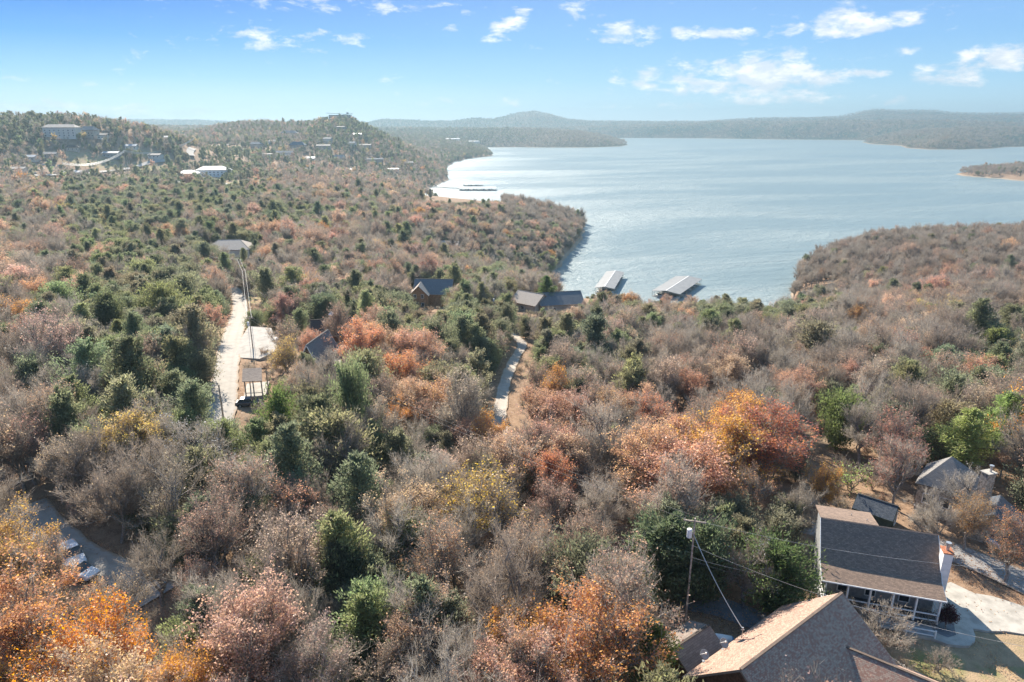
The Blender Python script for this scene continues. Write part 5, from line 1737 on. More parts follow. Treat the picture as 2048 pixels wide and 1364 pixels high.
# ------------------------------------------------------------------ vehicles
def car(loc, rz, body_m, label, Lc=4.7, Wc=1.85, Hc=1.5, kind='car', group=None, roof_m=None, detail=True):
    root = empty('parked_car' if kind == 'car' else 'parked_truck', loc, rz, label, 'car' if kind == 'car' else 'truck', group)
    hl_ = Lc / 2; hw = Wc / 2
    st = [(-hl_, .45, .80, .86), (-hl_ * .93, .30, .98, .95), (-hl_ * .5, .28, 1.0, 1.0), (0, .28, 1.0, 1.0), (hl_ * .45, .28, .98, 1.0), (hl_ * .88, .30, .84, .95), (hl_, .45, .66, .84)]
    V, Fc = [], []
    for (x, zb2, zt2, wf) in st:
        w2 = hw * wf
        V += [(x, -w2 * .94, zb2), (x, -w2, zb2 + .18), (x, -w2 * .97, zt2 - .12), (x, -w2 * .86, zt2), (x, w2 * .86, zt2), (x, w2 * .97, zt2 - .12), (x, w2, zb2 + .18), (x, w2 * .94, zb2)]
    for i in range(len(st) - 1):
        for j in range(8):
            j2_ = (j + 1) % 8
            Fc.append((i * 8 + j, (i + 1) * 8 + j, (i + 1) * 8 + j2_, i * 8 + j2_))
    Fc += [tuple(range(8)), tuple(range(55, 47, -1))]
    MB().add(V, Fc).build('body', body_m, root, smooth=False, bevel=.03)
    if kind == 'car': cab = [(-hl_ * .86, .96), (-hl_ * .62, Hc), (hl_ * .10, Hc), (hl_ * .48, .98)]
    else: cab = [(-hl_ * .12, .96), (-hl_ * .08, Hc + .2), (hl_ * .22, Hc + .2), (hl_ * .48, .98)]
    V = []
    for x, z in cab:
        w2 = hw * (.9 if z < 1.2 else .74)
        V += [(x, -w2, z), (x, w2, z)]
    g_ = MB().add(V, [(0, 1, 3, 2), (2, 3, 5, 4), (4, 5, 7, 6), (0, 2, 4, 6), (7, 5, 3, 1)])
    g_.build('windows', M['glass'], root, bevel=.02)
    MB().slab([(cab[1][0], -hw * .73, Hc + .03 + (.2 if kind != 'car' else 0)), (cab[2][0], -hw * .73, Hc + .03 + (.2 if kind != 'car' else 0)), (cab[2][0], hw * .73, Hc + .03 + (.2 if kind != 'car' else 0)), (cab[1][0], hw * .73, Hc + .03 + (.2 if kind != 'car' else 0))], .05).build('roof', roof_m or body_m, root)
    if kind != 'car':
        MB().box((-hl_ * .56, 0, 1.01), (Lc * .38, Wc * .74, .03)).build('bed', body_m, root)
    for sx in (-1, 1):
        for sy in (-1, 1):
            wh = MB().tube([(sx * hl_ * .63, sy * (hw - .22), .34), (sx * hl_ * .63, sy * (hw + .02), .34)], .34, 16).build('wheel', M['tyre'], root)
            MB().tube([(sx * hl_ * .63, sy * (hw + .0), .34), (sx * hl_ * .63, sy * (hw + .035), .34)], .19, 10).build('rim', M['steel'], wh)
    for sy in (-1, 1):
        MB().box((hl_ * .985, sy * hw * .58, .64), (.08, .36, .13)).build('headlight', M['white'], root)
        MB().box((-hl_ * .985, sy * hw * .62, .72), (.08, .3, .14)).build('tail_light', M['rust'], root)
    BUILD.append((loc[0], loc[1], 2.6))
    return root
pw_ = paint('white_car_paint', (.80, .81, .82)); pb_ = paint('dark_car_paint', (.05, .055, .065)); pl_ = paint('light_blue_car_paint', (.30, .42, .52)); ps_ = paint('silver_car_paint', (.5, .51, .52)); pr_c = paint('red_car_paint', (.35, .05, .04))
def gcar(px, py, rz, m, label, **kw):
    g = ground(px, py); g.z += .1
    return car(g, R(rz), m, label, **kw)
gcar(146, 1118, -45, pw_, 'white pickup truck on the driveway behind bright orange leaves, the farther of the two', kind='truck', Lc=5.6, Wc=2.0)
gcar(160, 1152, -20, pw_, 'white car on the driveway behind bright orange leaves, the nearer of the two')
gcar(2012, 1092, 15, pl_, 'light blue car parked behind bare branches right of the stone chimney house')
gcar(500, 812, 10, pb_, 'dark car parked in the shade just below the open wooden shelter')
gcar(533, 684, 12, pw_, 'white pickup truck on the parking pad beside the transformer pole', kind='truck', Lc=5.6)
cars_far = [(85, 338), (96, 333), (104, 341), (118, 332), (92, 346), (132, 337), (76, 341), (110, 347), (214, 356), (222, 353), (208, 360), (226, 358), (124, 343), (88, 330), (136, 345), (70, 347)]
for i, (a, b) in enumerate(cars_far):
    gcar(a, b, (10, 80, 15, 95)[i % 4], (pw_, ps_, pb_, pw_, pr_c)[i % 5], ('white car', 'silver car', 'dark car', 'white car', 'red car')[i % 5] + (', ' + ORD0[int(np.argsort(np.argsort([c[0] for c in cars_far]))[i])] + ' from the left in the distant car park' if a < 180 else ', ' + ORD0[int(np.argsort(np.argsort([c[0] for c in cars_far]))[i]) - 12] + ' from the left below the four far power poles'), group='cars in the distant car park')

# ------------------------------------------------------------------ the forest
CODES = {  # mixture of kinds: bare, sparse russet, dense russet, orange, yellow, cedar
    'b': (.66, .23, .015, 0, 0, .095), 'r': (.44, .37, .07, .005, 0, .11), 'R': (.12, .28, .50, .04, .01, .05), 'O': (.08, .25, .25, .38, .0, .04),
    'g': (.10, .05, .02, 0, 0, .83), 'm': (.34, .16, .03, 0, .01, .46), 'o': (.30, .42, .10, .06, .06, .06), 'x': (.82, .11, .0, 0, 0, .07), 'q': (.38, .25, .05, .005, 0, .31)}
ROWS = [  # y of the row centre, one letter per 128 px column
    (262, 'gmmmmgggbbbbbbbb'), (310, 'mmggmmmgbbxxbrrr'), (345, 'qmggqqqmxbxxbrrb'), (376, 'qgggqqqbxbbbxbbb'), (430, 'mggggmqqxxbxxxxx'), (475, 'qgggqmmqqxbxxxxx'),
    (520, 'qggqrqqmmxxxxxrb'), (570, 'rggqrqrmqqbxxbbb'), (620, 'qgggmgggmqrggboR'[:15] + 'b'), (665, 'qgggRRggggrbbbbg'), (730, 'bgggrRRmbgbrbrbg'), (770, 'bgggmRRmbqrrrmrg'), (820, 'bmggmgRbRRRbrmbm'),
    (880, 'bmmgggmRRbROrbgo'), (940, 'bbbggqmrRbROroqr'), (1000, 'bbmgmgroRbRgbrrr'), (1060, 'rbmbmqmorrmggrrr'), (1130, 'Orrbmgmbbbqggbrr'), (1200, 'Orrqbgmbrrqggbrr'), (1270, 'OOrrRgmbrOqgbbbr'),
    (1340, 'OOORRmbbOOgmbbbr'), (1480, 'OORRrmbrOOgmbbbr'), (1700, 'OORRrmbrOOgmbbbr')]
RY = np.array([r_[0] for r_ in ROWS], float)
RT = [r_[1] for r_ in ROWS]

def project(x, y, z):
    zc = z - CAM_Z
    fw = y * math.cos(PITCH) - zc * math.sin(PITCH)
    up = y * math.sin(PITCH) + zc * math.cos(PITCH)
    fw = np.maximum(fw, 0.1)
    return 1024 + F * x / fw, 682 - F * up / fw, fw

def scatter(r0, r1, cell, az_lim, seed):
    """jittered grid in plan, kept inside a ring"""
    r = np.random.default_rng(seed)
    A = R(az_lim)
    xm = r1 * math.sin(A)
    xs = np.arange(-xm, xm, cell); ys = np.arange(0 if r0 > 60 else -10, r1, cell)
    X, Y = np.meshgrid(xs, ys)
    X = X + r.uniform(-.48, .48, X.shape) * cell; Y = Y + r.uniform(-.48, .48, Y.shape) * cell
    X, Y = X.ravel(), Y.ravel()
    d = np.hypot(X, Y)
    k = (d >= r0) & (d < r1) & (np.abs(np.arctan2(X, Y)) < A)
    return X[k], Y[k]

parts = []
for (r0_, r1_, cell, lim, sc, lod) in ((16, 330, 4.3, 43, 1.0, 0), (330, 800, 5.4, 42, 1.03, 0), (800, 2300, 8.2, 41, 1.12, 1), (2300, 3600, 13.0, 40, 1.6, 1), (3600, 7900, 25.0, 39, 2.4, 1)):
    X, Y = scatter(r0_, r1_, cell, lim, int(r1_))
    parts.append((X, Y, np.full(len(X), sc), np.full(len(X), lod)))
TX, TY, TS, TL = [np.concatenate(p) for p in zip(*parts)]
TZ = height(TX, TY)
ok = TZ > 0.9
TX, TY, TS, TL, TZ = [a[ok] for a in (TX, TY, TS, TL, TZ)]
n = len(TX)
CED = {'b': .05, 'r': .05, 'R': .03, 'O': .02, 'g': .72, 'm': .34, 'o': .03, 'x': .02, 'q': .15}
for (r0_, r1_, cell, sc_, lod) in ((20, 330, 4.6, 1.08, 0), (330, 800, 5.6, 1.1, 0), (800, 1700, 8.5, 1.2, 1), (1700, 2600, 13, 1.7, 1)):
    X, Y = scatter(r0_, r1_, cell, 42, 4000 + int(r1_))
    Z = height(X, Y)
    q1, q2, _ = project(X, Y, Z + 5 * sc_)
    rr_ = np.random.default_rng(77)
    pr_ = np.array([CED[RT[np.argmin(np.abs(RY - b))][int(min(15, max(0, a // 128)))]] for a, b in zip(q1 + rr_.normal(size=len(X)) * 26, q2 + rr_.normal(size=len(X)) * 8)])
    pr_ = pr_ * (1.0 if r1_ < 400 else .6) * np.clip(1 + 1.1 * vnoise(X, Y, 19, 41), .15, 1.5)
    kq = (rr_.random(len(X)) < pr_) & (Z > .9)
    TX = np.concatenate([TX, X[kq]]); TY = np.concatenate([TY, Y[kq]]); TZ = np.concatenate([TZ, Z[kq]])
    TS = np.concatenate([TS, np.full(kq.sum(), sc_)]); TL = np.concatenate([TL, np.full(kq.sum(), lod)])
n0_ = n
n = len(TX)
FORCE = np.arange(n) >= n0_
# keep clear of roads, buildings and grass
ok = np.ones(n, bool)
near = np.hypot(TX, TY) < 2600
for C, wd in ROADS:
    bb = near & (TX > C[:, 0].min() - 15) & (TX < C[:, 0].max() + 15) & (TY > C[:, 1].min() - 15) & (TY < C[:, 1].max() + 15)
    if bb.any():
        d = dist_poly(TX[bb], TY[bb], C[::3] if len(C) > 40 else C, closed=False)
        idx = np.where(bb)[0]
        ok[idx[d < wd / 2 + (1.1 if wd < 8 else 6)]] = False
for (bx, by, br_) in BUILD:
    ok &= (TX - bx) ** 2 + (TY - by) ** 2 > (br_ + 1.2) ** 2
for (cx, cy, rx, ry) in GR:
    q = ((TX - cx) / rx) ** 2 + ((TY - cy) / ry) ** 2
    ok &= ~((q < 1) & (rng.random(n) < .93))
# open ground on the near right: yard and drives
yard = np.array([pxz(a, b, 60) for a, b in ((1560, 1215), (1900, 1080), (2100, 1150), (2100, 1500), (1300, 1500), (1290, 1210), (1420, 1215))])
ok &= ~in_poly(TX, TY, yard)
TX, TY, TS, TL, TZ, FORCE = [a[ok] for a in (TX, TY, TS, TL, TZ, FORCE)]
n = len(TX)
# kind of tree by place
sx, sy, dep = project(TX, TY, TZ + 6 * TS)
r5 = np.random.default_rng(55)
jx = np.clip(((sx + r5.normal(size=n) * 26) / 128).astype(int), 0, 15)
ry_ = sy + r5.normal(size=n) * 9
jr = np.array([np.argmin(np.abs(RY - v)) for v in ry_])
probs = np.array([CODES[RT[a][b]] for a, b in zip(jr, jx)])
# clumping: neighbours tend to be alike
cl1 = vnoise(TX, TY, 17, 21)[:, None] * np.array([[.15, .0, -.1, 0, 0, .35]]) + vnoise(TX, TY, 11, 22)[:, None] * np.array([[-.3, .2, .45, .1, 0, -.1]])
probs = np.clip(probs * (1 + 1.3 * cl1), 0.0, None)
probs /= probs.sum(1, keepdims=True)
u = r5.random(n)
TK = (u[:, None] > np.cumsum(probs, 1)).sum(1)
TK = np.minimum(TK, 5)
TK = np.where(FORCE, 5, TK)
KN = ['bare', 'sparse', 'dense', 'dense', 'dense', 'cedar']
hs = np.clip(r5.normal(1.0, .19, n), .55, 1.5)
hs = np.where(TK == 5, hs * np.clip(r5.normal(.95, .16, n), .55, 1.3), hs)
hs = np.where(TK == 2, hs * 1.06, hs)
# distant shore woods are a little lower
TSc = TS * hs
TR = r5.random(n) * 2 * math.pi
# sight lines that are open in the place: (x0, y0, x1, y1 in the photo, farthest depth, share removed)
OPEN = [(418, 700, 482, 842, 150, 1), (425, 640, 495, 760, 200, .96), (455, 575, 500, 680, 250, .97), (485, 640, 540, 735, 175, .85), (482, 735, 545, 815, 145, 1), (590, 690, 690, 750, 150, .55), (600, 655, 690, 720, 165, .35), (618, 632, 708, 658, 195, .85),
        (398, 480, 500, 515, 330, .85), (825, 558, 890, 622, 290, 1), (780, 570, 815, 595, 270, .6), (1035, 592, 1150, 618, 300, 1), (985, 720, 1040, 815, 165, .96), (1015, 682, 1060, 725, 200, 1), (1005, 880, 1030, 950, 100, .3),
        (1195, 536, 1250, 575, 420, .97), (1300, 546, 1405, 600, 420, .97), (1110, 500, 1600, 590, 430, .99), (1400, 590, 1590, 625, 400, .75), (1640, 1010, 1890, 1200, 60, .99), (1700, 985, 1800, 1045, 88, .9), (1830, 912, 1990, 1000, 88, .86), (1940, 990, 2030, 1020, 76, .6),
        (1890, 1090, 2048, 1200, 68, .8), (1310, 1150, 1520, 1250, 62, .9), (1365, 1040, 1382, 1235, 60, .97), (1440, 1030, 1640, 1190, 55, .9), (130, 1105, 180, 1155, 80, .8), (1330, 1190, 1500, 1364, 47, 1), (1480, 1180, 2048, 1364, 50, 1),
        (2000, 600, 2048, 660, 290, .8), (480, 560, 530, 690, 230, .7), (835, 470, 910, 505, 420, .5), (850, 365, 1000, 400, 1100, .98), (1060, 580, 1100, 595, 300, .6), (55, 268, 160, 283, 900, .6), (350, 340, 520, 372, 880, .75), (520, 298, 600, 320, 1100, .75),
        (130, 310, 300, 350, 900, .7), (70, 325, 145, 352, 900, .7), (500, 262, 830, 350, 1300, .22), (370, 290, 500, 320, 1200, .7), (965, 620, 985, 640, 260, .9), (880, 370, 1000, 392, 1100, 1), (1900, 340, 2048, 365, 1400, .9), (440, 780, 455, 845, 120, .97), (486, 512, 490, 590, 240, .9)]
H_ = np.array([10.2, 9.6, 10.2, 10.2, 10.2, 8.0])[TK] * TSc
Wd = np.array([7.4, 7.4, 7.8, 7.8, 7.8, 4.4])[TK] * TSc
px0, pyT, dp = project(TX, TY, TZ + H_ * .97)
_, pyB, _ = project(TX, TY, TZ + H_ * .25)
hwp = Wd * .42 / dp * F
keep = np.ones(n, bool)
uu = r5.random(n)
for (x0, y0, x1, y1, dm, pr) in OPEN:
    hit = (px0 + hwp > x0) & (px0 - hwp < x1) & (pyT < y1) & (pyB > y0) & (dp < dm) & (uu < pr)
    keep &= ~hit
# tall trees right below the camera would block the view
keep &= ~((dp < 26))
vis = (px0 + hwp > -40) & (px0 - hwp < 2088) & (pyT < 1400) | (np.hypot(TX, TY) < 160)
keep &= vis
TX, TY, TS, TL, TZ, TK, TSc, TR, H_, Wd, px0, pyT, pyB, dp, hwp, sx, sy = [a[keep] for a in (TX, TY, TS, TL, TZ, TK, TSc, TR, H_, Wd, px0, pyT, pyB, dp, hwp, sx, sy)]
n = len(TX)

PAL = {0: [(.36, .27, .21), (.38, .30, .22), (.33, .25, .20)], 1: [(.47, .30, .22), (.49, .33, .25), (.42, .26, .19), (.49, .35, .26), (.48, .27, .175)],
       2: [(.60, .36, .24), (.60, .38, .27), (.55, .32, .23), (.61, .42, .30), (.50, .28, .20), (.61, .38, .23)],
       3: [(.66, .33, .10), (.64, .30, .10), (.66, .38, .13)], 4: [(.60, .44, .16), (.58, .39, .15)],
       5: [(.22, .23, .125), (.20, .21, .125), (.25, .255, .13), (.20, .215, .14), (.23, .225, .13), (.175, .19, .115), (.22, .24, .13), (.24, .21, .135), (.21, .20, .14)]}
tint = np.zeros((n, 3), np.float32)
for k, cols in PAL.items():
    m_ = np.where(TK == k)[0]
    cc = np.array(cols)[r5.integers(0, len(cols), len(m_))]
    cc = cc * np.clip(r5.normal(1, .13, (len(m_), 1)), .65, 1.4) * (1 + r5.normal(0, .04, (len(m_), 3)))
    tint[m_] = cc
shape_i = r5.integers(0, 1000, n)

# heroes: (px, py of the crown centre, kind, colour, height, label)
HERO = [
    (1345, 955, 'dense', (.60, .33, .22), 13.5, 1.5, 'tall oak with dense pinkish copper crown, right above the transformer pole'),
    (1452, 905, 'dense', (.58, .33, .10), 13.0, 1.35, 'golden orange oak touching the deep red oak'),
    (1535, 890, 'dense', (.46, .18, .11), 13.5, 1.4, 'deep red brown oak with dense leaves right of the golden one'),
    (205, 1318, 'dense', (.62, .265, .065), 11.5, 1.1, 'brightest orange maple at the bottom left edge of the view'),
    (60, 1235, 'dense', (.55, .28, .14), 12.0, 1.2, 'wide orange oak filling the lower left corner beside the brightest orange tree'),
    (1205, 1290, 'dense', (.56, .27, .12), 11.5, 1.3, 'broad orange oak at the bottom centre left of the brown shed'),
    (1100, 965, 'dense', (.52, .235, .14), 10.5, .95, 'compact red orange oak in the middle of the near woods'),
    (722, 690, 'dense', (.60, .27, .15), 13.0, 1.15, 'large salmon oak right of the A-frame cabin'),
    (805, 745, 'dense', (.55, .25, .13), 12.0, 1.1, 'round orange oak just right of the large salmon one'),
    (700, 815, 'cedar', (.125, .145, .075), 14.0, .62, 'tall dark pointed cedar standing clear in front of the A-frame cabin'),
    (935, 545, 'dense', (.60, .33, .15), 10.0, 1.0, 'bright orange oak behind the log house'),
    (1715, 638, 'dense', (.60, .34, .15), 10.5, 1.0, 'lone bright orange tree on the grey right hand shore woods'),
    (1705, 945, 'bush', (.33, .42, .14), 5.2, 1.9, 'pale yellow green tree behind the dark green shed'),
    (1650, 975, 'dense', (.50, .27, .09), 8.0, .85, 'brown gold tree left of the yellow green one'),
    (1935, 880, 'pine', (.31, .34, .13), 11.5, 1.1, 'light green pine behind the stone chimney house'),
    (2010, 845, 'pine', (.25, .32, .12), 12.0, .9, 'second light green pine right of the stone house pine'),
    (1093, 580, 'pine', (.12, .17, .06), 13.0, .95, 'tall narrow pine rising beside the bay in front of the open water'),
    (1790, 880, 'sparse', (.38, .19, .15), 11.0, 1.1, 'dark red sparse oak between the right hand woods and the stone house'),
    (1800, 940, 'sparse', (.36, .18, .14), 10.0, 1.0, 'red brown thin tree left of the stone house roof'),
    (950, 1010, 'sparse', (.60, .40, .10), 12.5, 1.35, 'wide spreading oak with few golden leaves in the centre foreground'),
    (425, 640, 'dense', (.52, .27, .19), 9.5, .95, 'pinkish oak left of the pale road bend'),
    (335, 465, 'dense', (.52, .32, .19), 11.0, 1.15, 'broad tan orange oak among the left hand cedars'),
    (262, 470, 'dense', (.56, .36, .18), 7.5, .8, 'small golden tree among the left hand cedars'),
    (75, 585, 'dense', (.55, .30, .17), 11.0, 1.2, 'broad salmon oak near the left edge above the grey woods'),
    (25, 630, 'dense', (.58, .31, .12), 10.0, 1.0, 'orange oak at the left edge below the salmon one'),
    (625, 690, 'dense', (.50, .25, .17), 9.5, .85, 'red oak directly left of the A-frame roof'),
    (570, 620, 'dense', (.42, .23, .19), 10.5, 1.1, 'dull dark red oak behind the parking pad'),
    (570, 715, 'sparse', (.55, .38, .13), 10.5, .9, 'yellow leaved thin tree beside the open wooden shelter'),
    (680, 570, 'dense', (.40, .16, .11), 8.0, .8, 'dark red oak behind the brown roofed house'),
    (737, 540, 'dense', (.55, .22, .10), 9.0, .95, 'bright red orange oak behind the brown roofed house'),
    (1255, 605, 'dense', (.50, .27, .12), 9.5, 1.0, 'rust coloured round tree below the left boat dock'),
    (1460, 750, 'dense', (.50, .36, .25), 10.5, 1.15, 'pale tan pink oak in the middle of the right hand woods'),
    (1600, 780, 'dense', (.48, .28, .2), 10.0, 1.1, 'pinkish oak right of the pale tan one'),
    (1385, 775, 'dense', (.50, .27, .18), 9.5, 1.0, 'salmon oak left of the pale tan one'),
    (800, 835, 'dense', (.60, .28, .1), 8.5, .9, 'orange tree right of the tall pointed cedar'),
    (880, 1130, 'sparse', (.46, .27, .17), 11.0, 1.1, 'crooked oak with silver limbs in front of the golden leaved oak'),
    (1110, 835, 'dense', (.50, .29, .2), 10.0, 1.05, 'peach coloured oak beside the gravel track'),
    (1000, 1010, 'bare', (.3, .3, .3), 10.0, 1.0, 'bare tree at the lower end of the gravel track'),
    (930, 880, 'dense', (.48, .28, .2), 9.5, 1.0, 'peach brown oak left of the gravel track'),
    (1300, 835, 'dense', (.47, .21, .13), 10.0, 1.1, 'copper oak above the pinkish copper giant'),
    (1330, 1110, 'cedar', (.09, .11, .06), 10.0, 1.2, 'dark cedar immediately left of the transformer pole'),
    (1415, 1120, 'cedar', (.09, .11, .06), 9.5, 1.1, 'dark cedar immediately right of the transformer pole'),
    (1500, 1130, 'bare', (.3, .3, .3), 9.5, .9, 'pale silvery bare tree between two dark cedars behind the lane'),
    (1555, 1150, 'cedar', (.075, .1, .04), 8.0, 1.5, 'low dark cedar at the left end of the cottage'),
    (1300, 1300, 'cedar', (.13, .16, .05), 7.5, 1.0, 'yellow green cedar left of the brown shed'),
    (1680, 840, 'cedar', (.11, .13, .05), 9.0, 1.2, 'dark cedar alone among the bare right hand woods'),
    (1990, 690, 'cedar', (.12, .13, .05), 9.0, 1.5, 'olive cedar at the edge of the right hand clearing'),
    (1930, 990, 'bare', (.3, .3, .3), 8.0, 1.1, 'bare grey tree in front of the stone house roof'),
    (1870, 1030, 'bare', (.3, .3, .3), 7.5, .95, 'bare tree behind the ridge of the cottage'),
    (1945, 1035, 'sparse', (.42, .24, .11), 8.0, .9, 'yellow brown tree on the verge behind the white chimney'),
    (2030, 1090, 'sparse', (.42, .20, .11), 8.5, 1.1, 'russet oak with dark trunk between road and concrete drive at the right edge'),
    (1500, 985, 'sparse', (.45, .25, .15), 9.0, 1.0, 'thin tan tree below the deep red oak'),
    (400, 900, 'bare', (.3, .3, .3), 12.0, 1.25, 'big bare tree with pale forking limbs in front of the pale road'),
    (560, 840, 'cedar', (.09, .12, .04), 10.5, .9, 'slim cedar right of the shelter'),
    (375, 868, 'cedar', (.14, .16, .08), 8.0, .9, 'olive cedar left of the lower end of the pale road'),
    (445, 890, 'cedar', (.15, .165, .08), 8.0, 1.0, 'olive cedar hiding the lower end of the pale road'),
    (515, 885, 'cedar', (.13, .155, .08), 8.5, 1.0, 'olive cedar below the shaded car at the shelter'),
    (250, 1195, 'bare', (.4, .3, .2), 9.0, .9, 'bare tree on the near side of the driveway'),
    (95, 1140, 'sparse', (.56, .33, .2), 8.0, .9, 'thin orange tree left of the white vehicles'),
    (310, 1130, 'bare', (.4, .3, .2), 9.0, 1.0, 'bare tree at the right end of the driveway'),
    (190, 1230, 'sparse', (.55, .32, .18), 7.5, .9, 'thin orange tree on the near side of the white vehicles'),
    (160, 780, 'bare', (.3, .3, .3), 10.0, 1.1, 'bare grey tree in the left hand woods'),
]
NAMEK = {'bare': 'bare_tree', 'sparse': 'russet_oak', 'dense': 'leafy_oak', 'cedar': 'cedar_tree', 'pine': 'pine_tree', 'bush': 'small_tree'}
def place_tree(kind, idx, loc, scale, rot, tnt, label, group=None, sxy=1.0):
    sh_ = SHAPES[kind][idx % len(SHAPES[kind])]
    root = empty(NAMEK[kind], loc, rot, label, 'tree', group)
    root.scale = (scale * sxy, scale * sxy, scale)
    for part in ('trunk', 'crown'):
        o = bpy.data.objects.new(part, sh_[part])
        COL.objects.link(o)
        o.parent = root
        o['tint'] = [float(c) for c in tnt]
        o.color = (float(tnt[0]), float(tnt[1]), float(tnt[2]), 1)
    return root
hero_xy = []
used_labels = set()
for i, (px, py, kind, col, hh, wide, lab) in enumerate(HERO):
    sh_ = SHAPES[kind][i % len(SHAPES[kind])]
    g = ground(px, py, hh * .58)
    sc_ = hh / sh_['h']
    col = tuple(min(.7, c * (1.12 if kind in ('dense', 'sparse') else 1.5 if kind == 'cedar' else 1.1)) for c in col)
    place_tree(kind, i, (g.x, g.y, H(g.x, g.y)), sc_, (i * 1.7) % 6.28, col, lab, None, min(1.6, hh * wide / sh_['w'] / sc_ * .72) if kind != 'bush' else 1.1)
    used_labels.add(lab)
    hero_xy.append((g.x, g.y, hh * wide * .30))
# no ordinary tree stands inside a hero crown, nor right in front of it
hok = np.ones(n, bool)
for i, (hx, hy, hr) in enumerate(hero_xy):
    hok &= (TX - hx) ** 2 + (TY - hy) ** 2 > hr ** 2
    px, py, kind, col, hh, wide, lab = HERO[i]
    hd_ = hy * math.cos(PITCH) + (CAM_Z - 60) * math.sin(PITCH)
    hwid = hh * wide * .34 / hd_ * F
    front = (dp < hd_ - 1) & (np.abs(px0 - px) < hwid + hwp * .35) & (pyT < py - hh * .06 / hd_ * F) & (pyB > py - 40)
    hok &= ~front
TX, TY, TS, TL, TZ, TK, TSc, TR, H_, Wd, px0, pyT, pyB, dp, hwp, sx, sy, tint, shape_i = [a[hok] for a in (TX, TY, TS, TL, TZ, TK, TSc, TR, H_, Wd, px0, pyT, pyB, dp, hwp, sx, sy, tint, shape_i)]
n = len(TX)
print('trees', n, [int((TK == k).sum()) for k in range(6)])
# ------------------------------------------------------------------ the largest trees in view as single objects
LM = [(1372, 1130, 'the transformer pole'), (1760, 1100, 'the grey cottage'), (1390, 1290, 'the small brown shed'), (1600, 1280, 'the tan shingled roof'), (1755, 1015, 'the dark green shed'), (1905, 960, 'the stone chimney house'),
      (1345, 955, 'the pinkish copper oak'), (1452, 905, 'the golden orange oak'), (1535, 890, 'the deep red oak'), (205, 1318, 'the brightest orange tree'), (60, 1235, 'the corner orange oak'), (1205, 1290, 'the broad bottom centre orange oak'),
      (1100, 965, 'the compact red orange oak'), (722, 690, 'the large salmon oak'), (700, 815, 'the tall pointed cedar'), (1705, 940, 'the yellow green tree'), (1935, 880, 'the light green pine'), (950, 1010, 'the golden leaved spreading oak'),
      (425, 640, 'the pinkish oak by the road bend'), (450, 760, 'the pale road'), (510, 760, 'the open wooden shelter'), (615, 720, 'the A-frame cabin'), (1003, 790, 'the gravel track'), (1018, 900, 'the lower end of the track'), (155, 1130, 'the white vehicles'),
      (400, 900, 'the big forked bare tree'), (1680, 840, 'the lone dark cedar'), (1460, 750, 'the pale tan oak'), (1600, 780, 'the pinkish right hand oak'), (1300, 835, 'the copper oak'), (930, 880, 'the peach brown oak'), (1110, 835, 'the peach coloured oak'),
      (860, 590, 'the log house'), (1110, 610, 'the grey roofed house above the docks'), (445, 498, 'the beige hip roof'), (660, 645, 'the dark brown roof'), (560, 840, 'the slim cedar by the shelter'), (250, 1150, 'the driveway'), (1420, 1200, 'the shaded lane'), (1960, 1120, 'the road behind the cottage'),
      (700, 1200, 'the lower centre of the view'), (420, 1240, 'the lower left of the view'), (40, 1000, 'the left edge of the view'), (160, 780, 'the left hand grey woods'), (570, 1020, 'the woods left of centre'), (1990, 690, 'the right hand clearing'), (880, 1130, 'the crooked silver limbed oak'),
      (250, 920, 'the woods above the driveway'), (750, 940, 'the cedars at the centre left'), (1220, 1080, 'the woods left of the transformer pole'), (500, 1310, 'the bottom edge left of centre'), (950, 1310, 'the bottom edge at centre'), (1800, 880, 'the dark red sparse oak')]
LMP = np.array([(a, b) for a, b, _ in LM], float)
ORD = ['nearest', 'second', 'third', 'fourth', 'fifth', 'sixth', 'seventh', 'eighth', 'ninth', 'tenth', 'eleventh', 'twelfth', 'thirteenth', 'fourteenth', 'fifteenth', 'sixteenth', 'seventeenth', 'eighteenth', 'nineteenth', 'twentieth']
def ordinal(k):
    if k < 20: return ORD[k]
    return ['twenty', 'thirty', 'forty'][min(k // 10 - 2 + (1 if k % 10 == 9 else 0), 2)] + '-' + ORD[k % 10].replace('nearest', 'first') if k % 10 != 9 else ['thirtieth', 'fortieth', 'fiftieth'][min(k // 10 - 2, 2)]
LOOK = {0: ('bare grey twiggy tree', 'tall bare grey tree', 'low bare grey tree'), 1: ('thin leaved russet oak', 'tall thin russet oak', 'small thin russet oak'), 2: ('leafy copper oak', 'tall leafy copper oak', 'small leafy copper oak'),
        3: ('orange oak', 'tall orange oak', 'small orange oak'), 4: ('yellow gold oak', 'tall yellow gold oak', 'small yellow gold oak'), 5: ('dark green cedar', 'tall dark green cedar', 'low bushy cedar')}
inview = (px0 > 6) & (px0 < 2042) & (pyT < 1340) & (pyB > 0) & (TS < 1.2)
size = Wd * H_ / dp ** 2 * inview
QUOTA = {0: 290, 1: 240, 2: 240, 5: 290}
single = np.zeros(n, bool)
cls = np.where((TK >= 2) & (TK <= 4), 2, TK)
for k, qn in QUOTA.items():
    m_ = np.where((cls == k) & (size > 0))[0]
    m_ = m_[np.argsort(-size[m_])][:qn]
    single[m_] = True
cand = np.where(single)[0]
cyp = (pyT + pyB) / 2
D2 = ((np.stack([px0[cand], cyp[cand]], 1)[:, None] - LMP[None]) ** 2).sum(-1)
near_lm = D2.argmin(1)
buck = {}
for q, i in enumerate(cand):
    l = near_lm[q]
    dx, dy = px0[i] - LMP[l, 0], cyp[i] - LMP[l, 1]
    if abs(dx) > abs(dy): wh = 'left of' if dx < 0 else 'right of'
    else: wh = 'above' if dy < 0 else 'below'
    sz = 1 if TSc[i] > 1.14 else (2 if TSc[i] < .88 else 0)
    buck.setdefault((LOOK[int(TK[i])][sz], wh, l), []).append((D2[q, l], i))
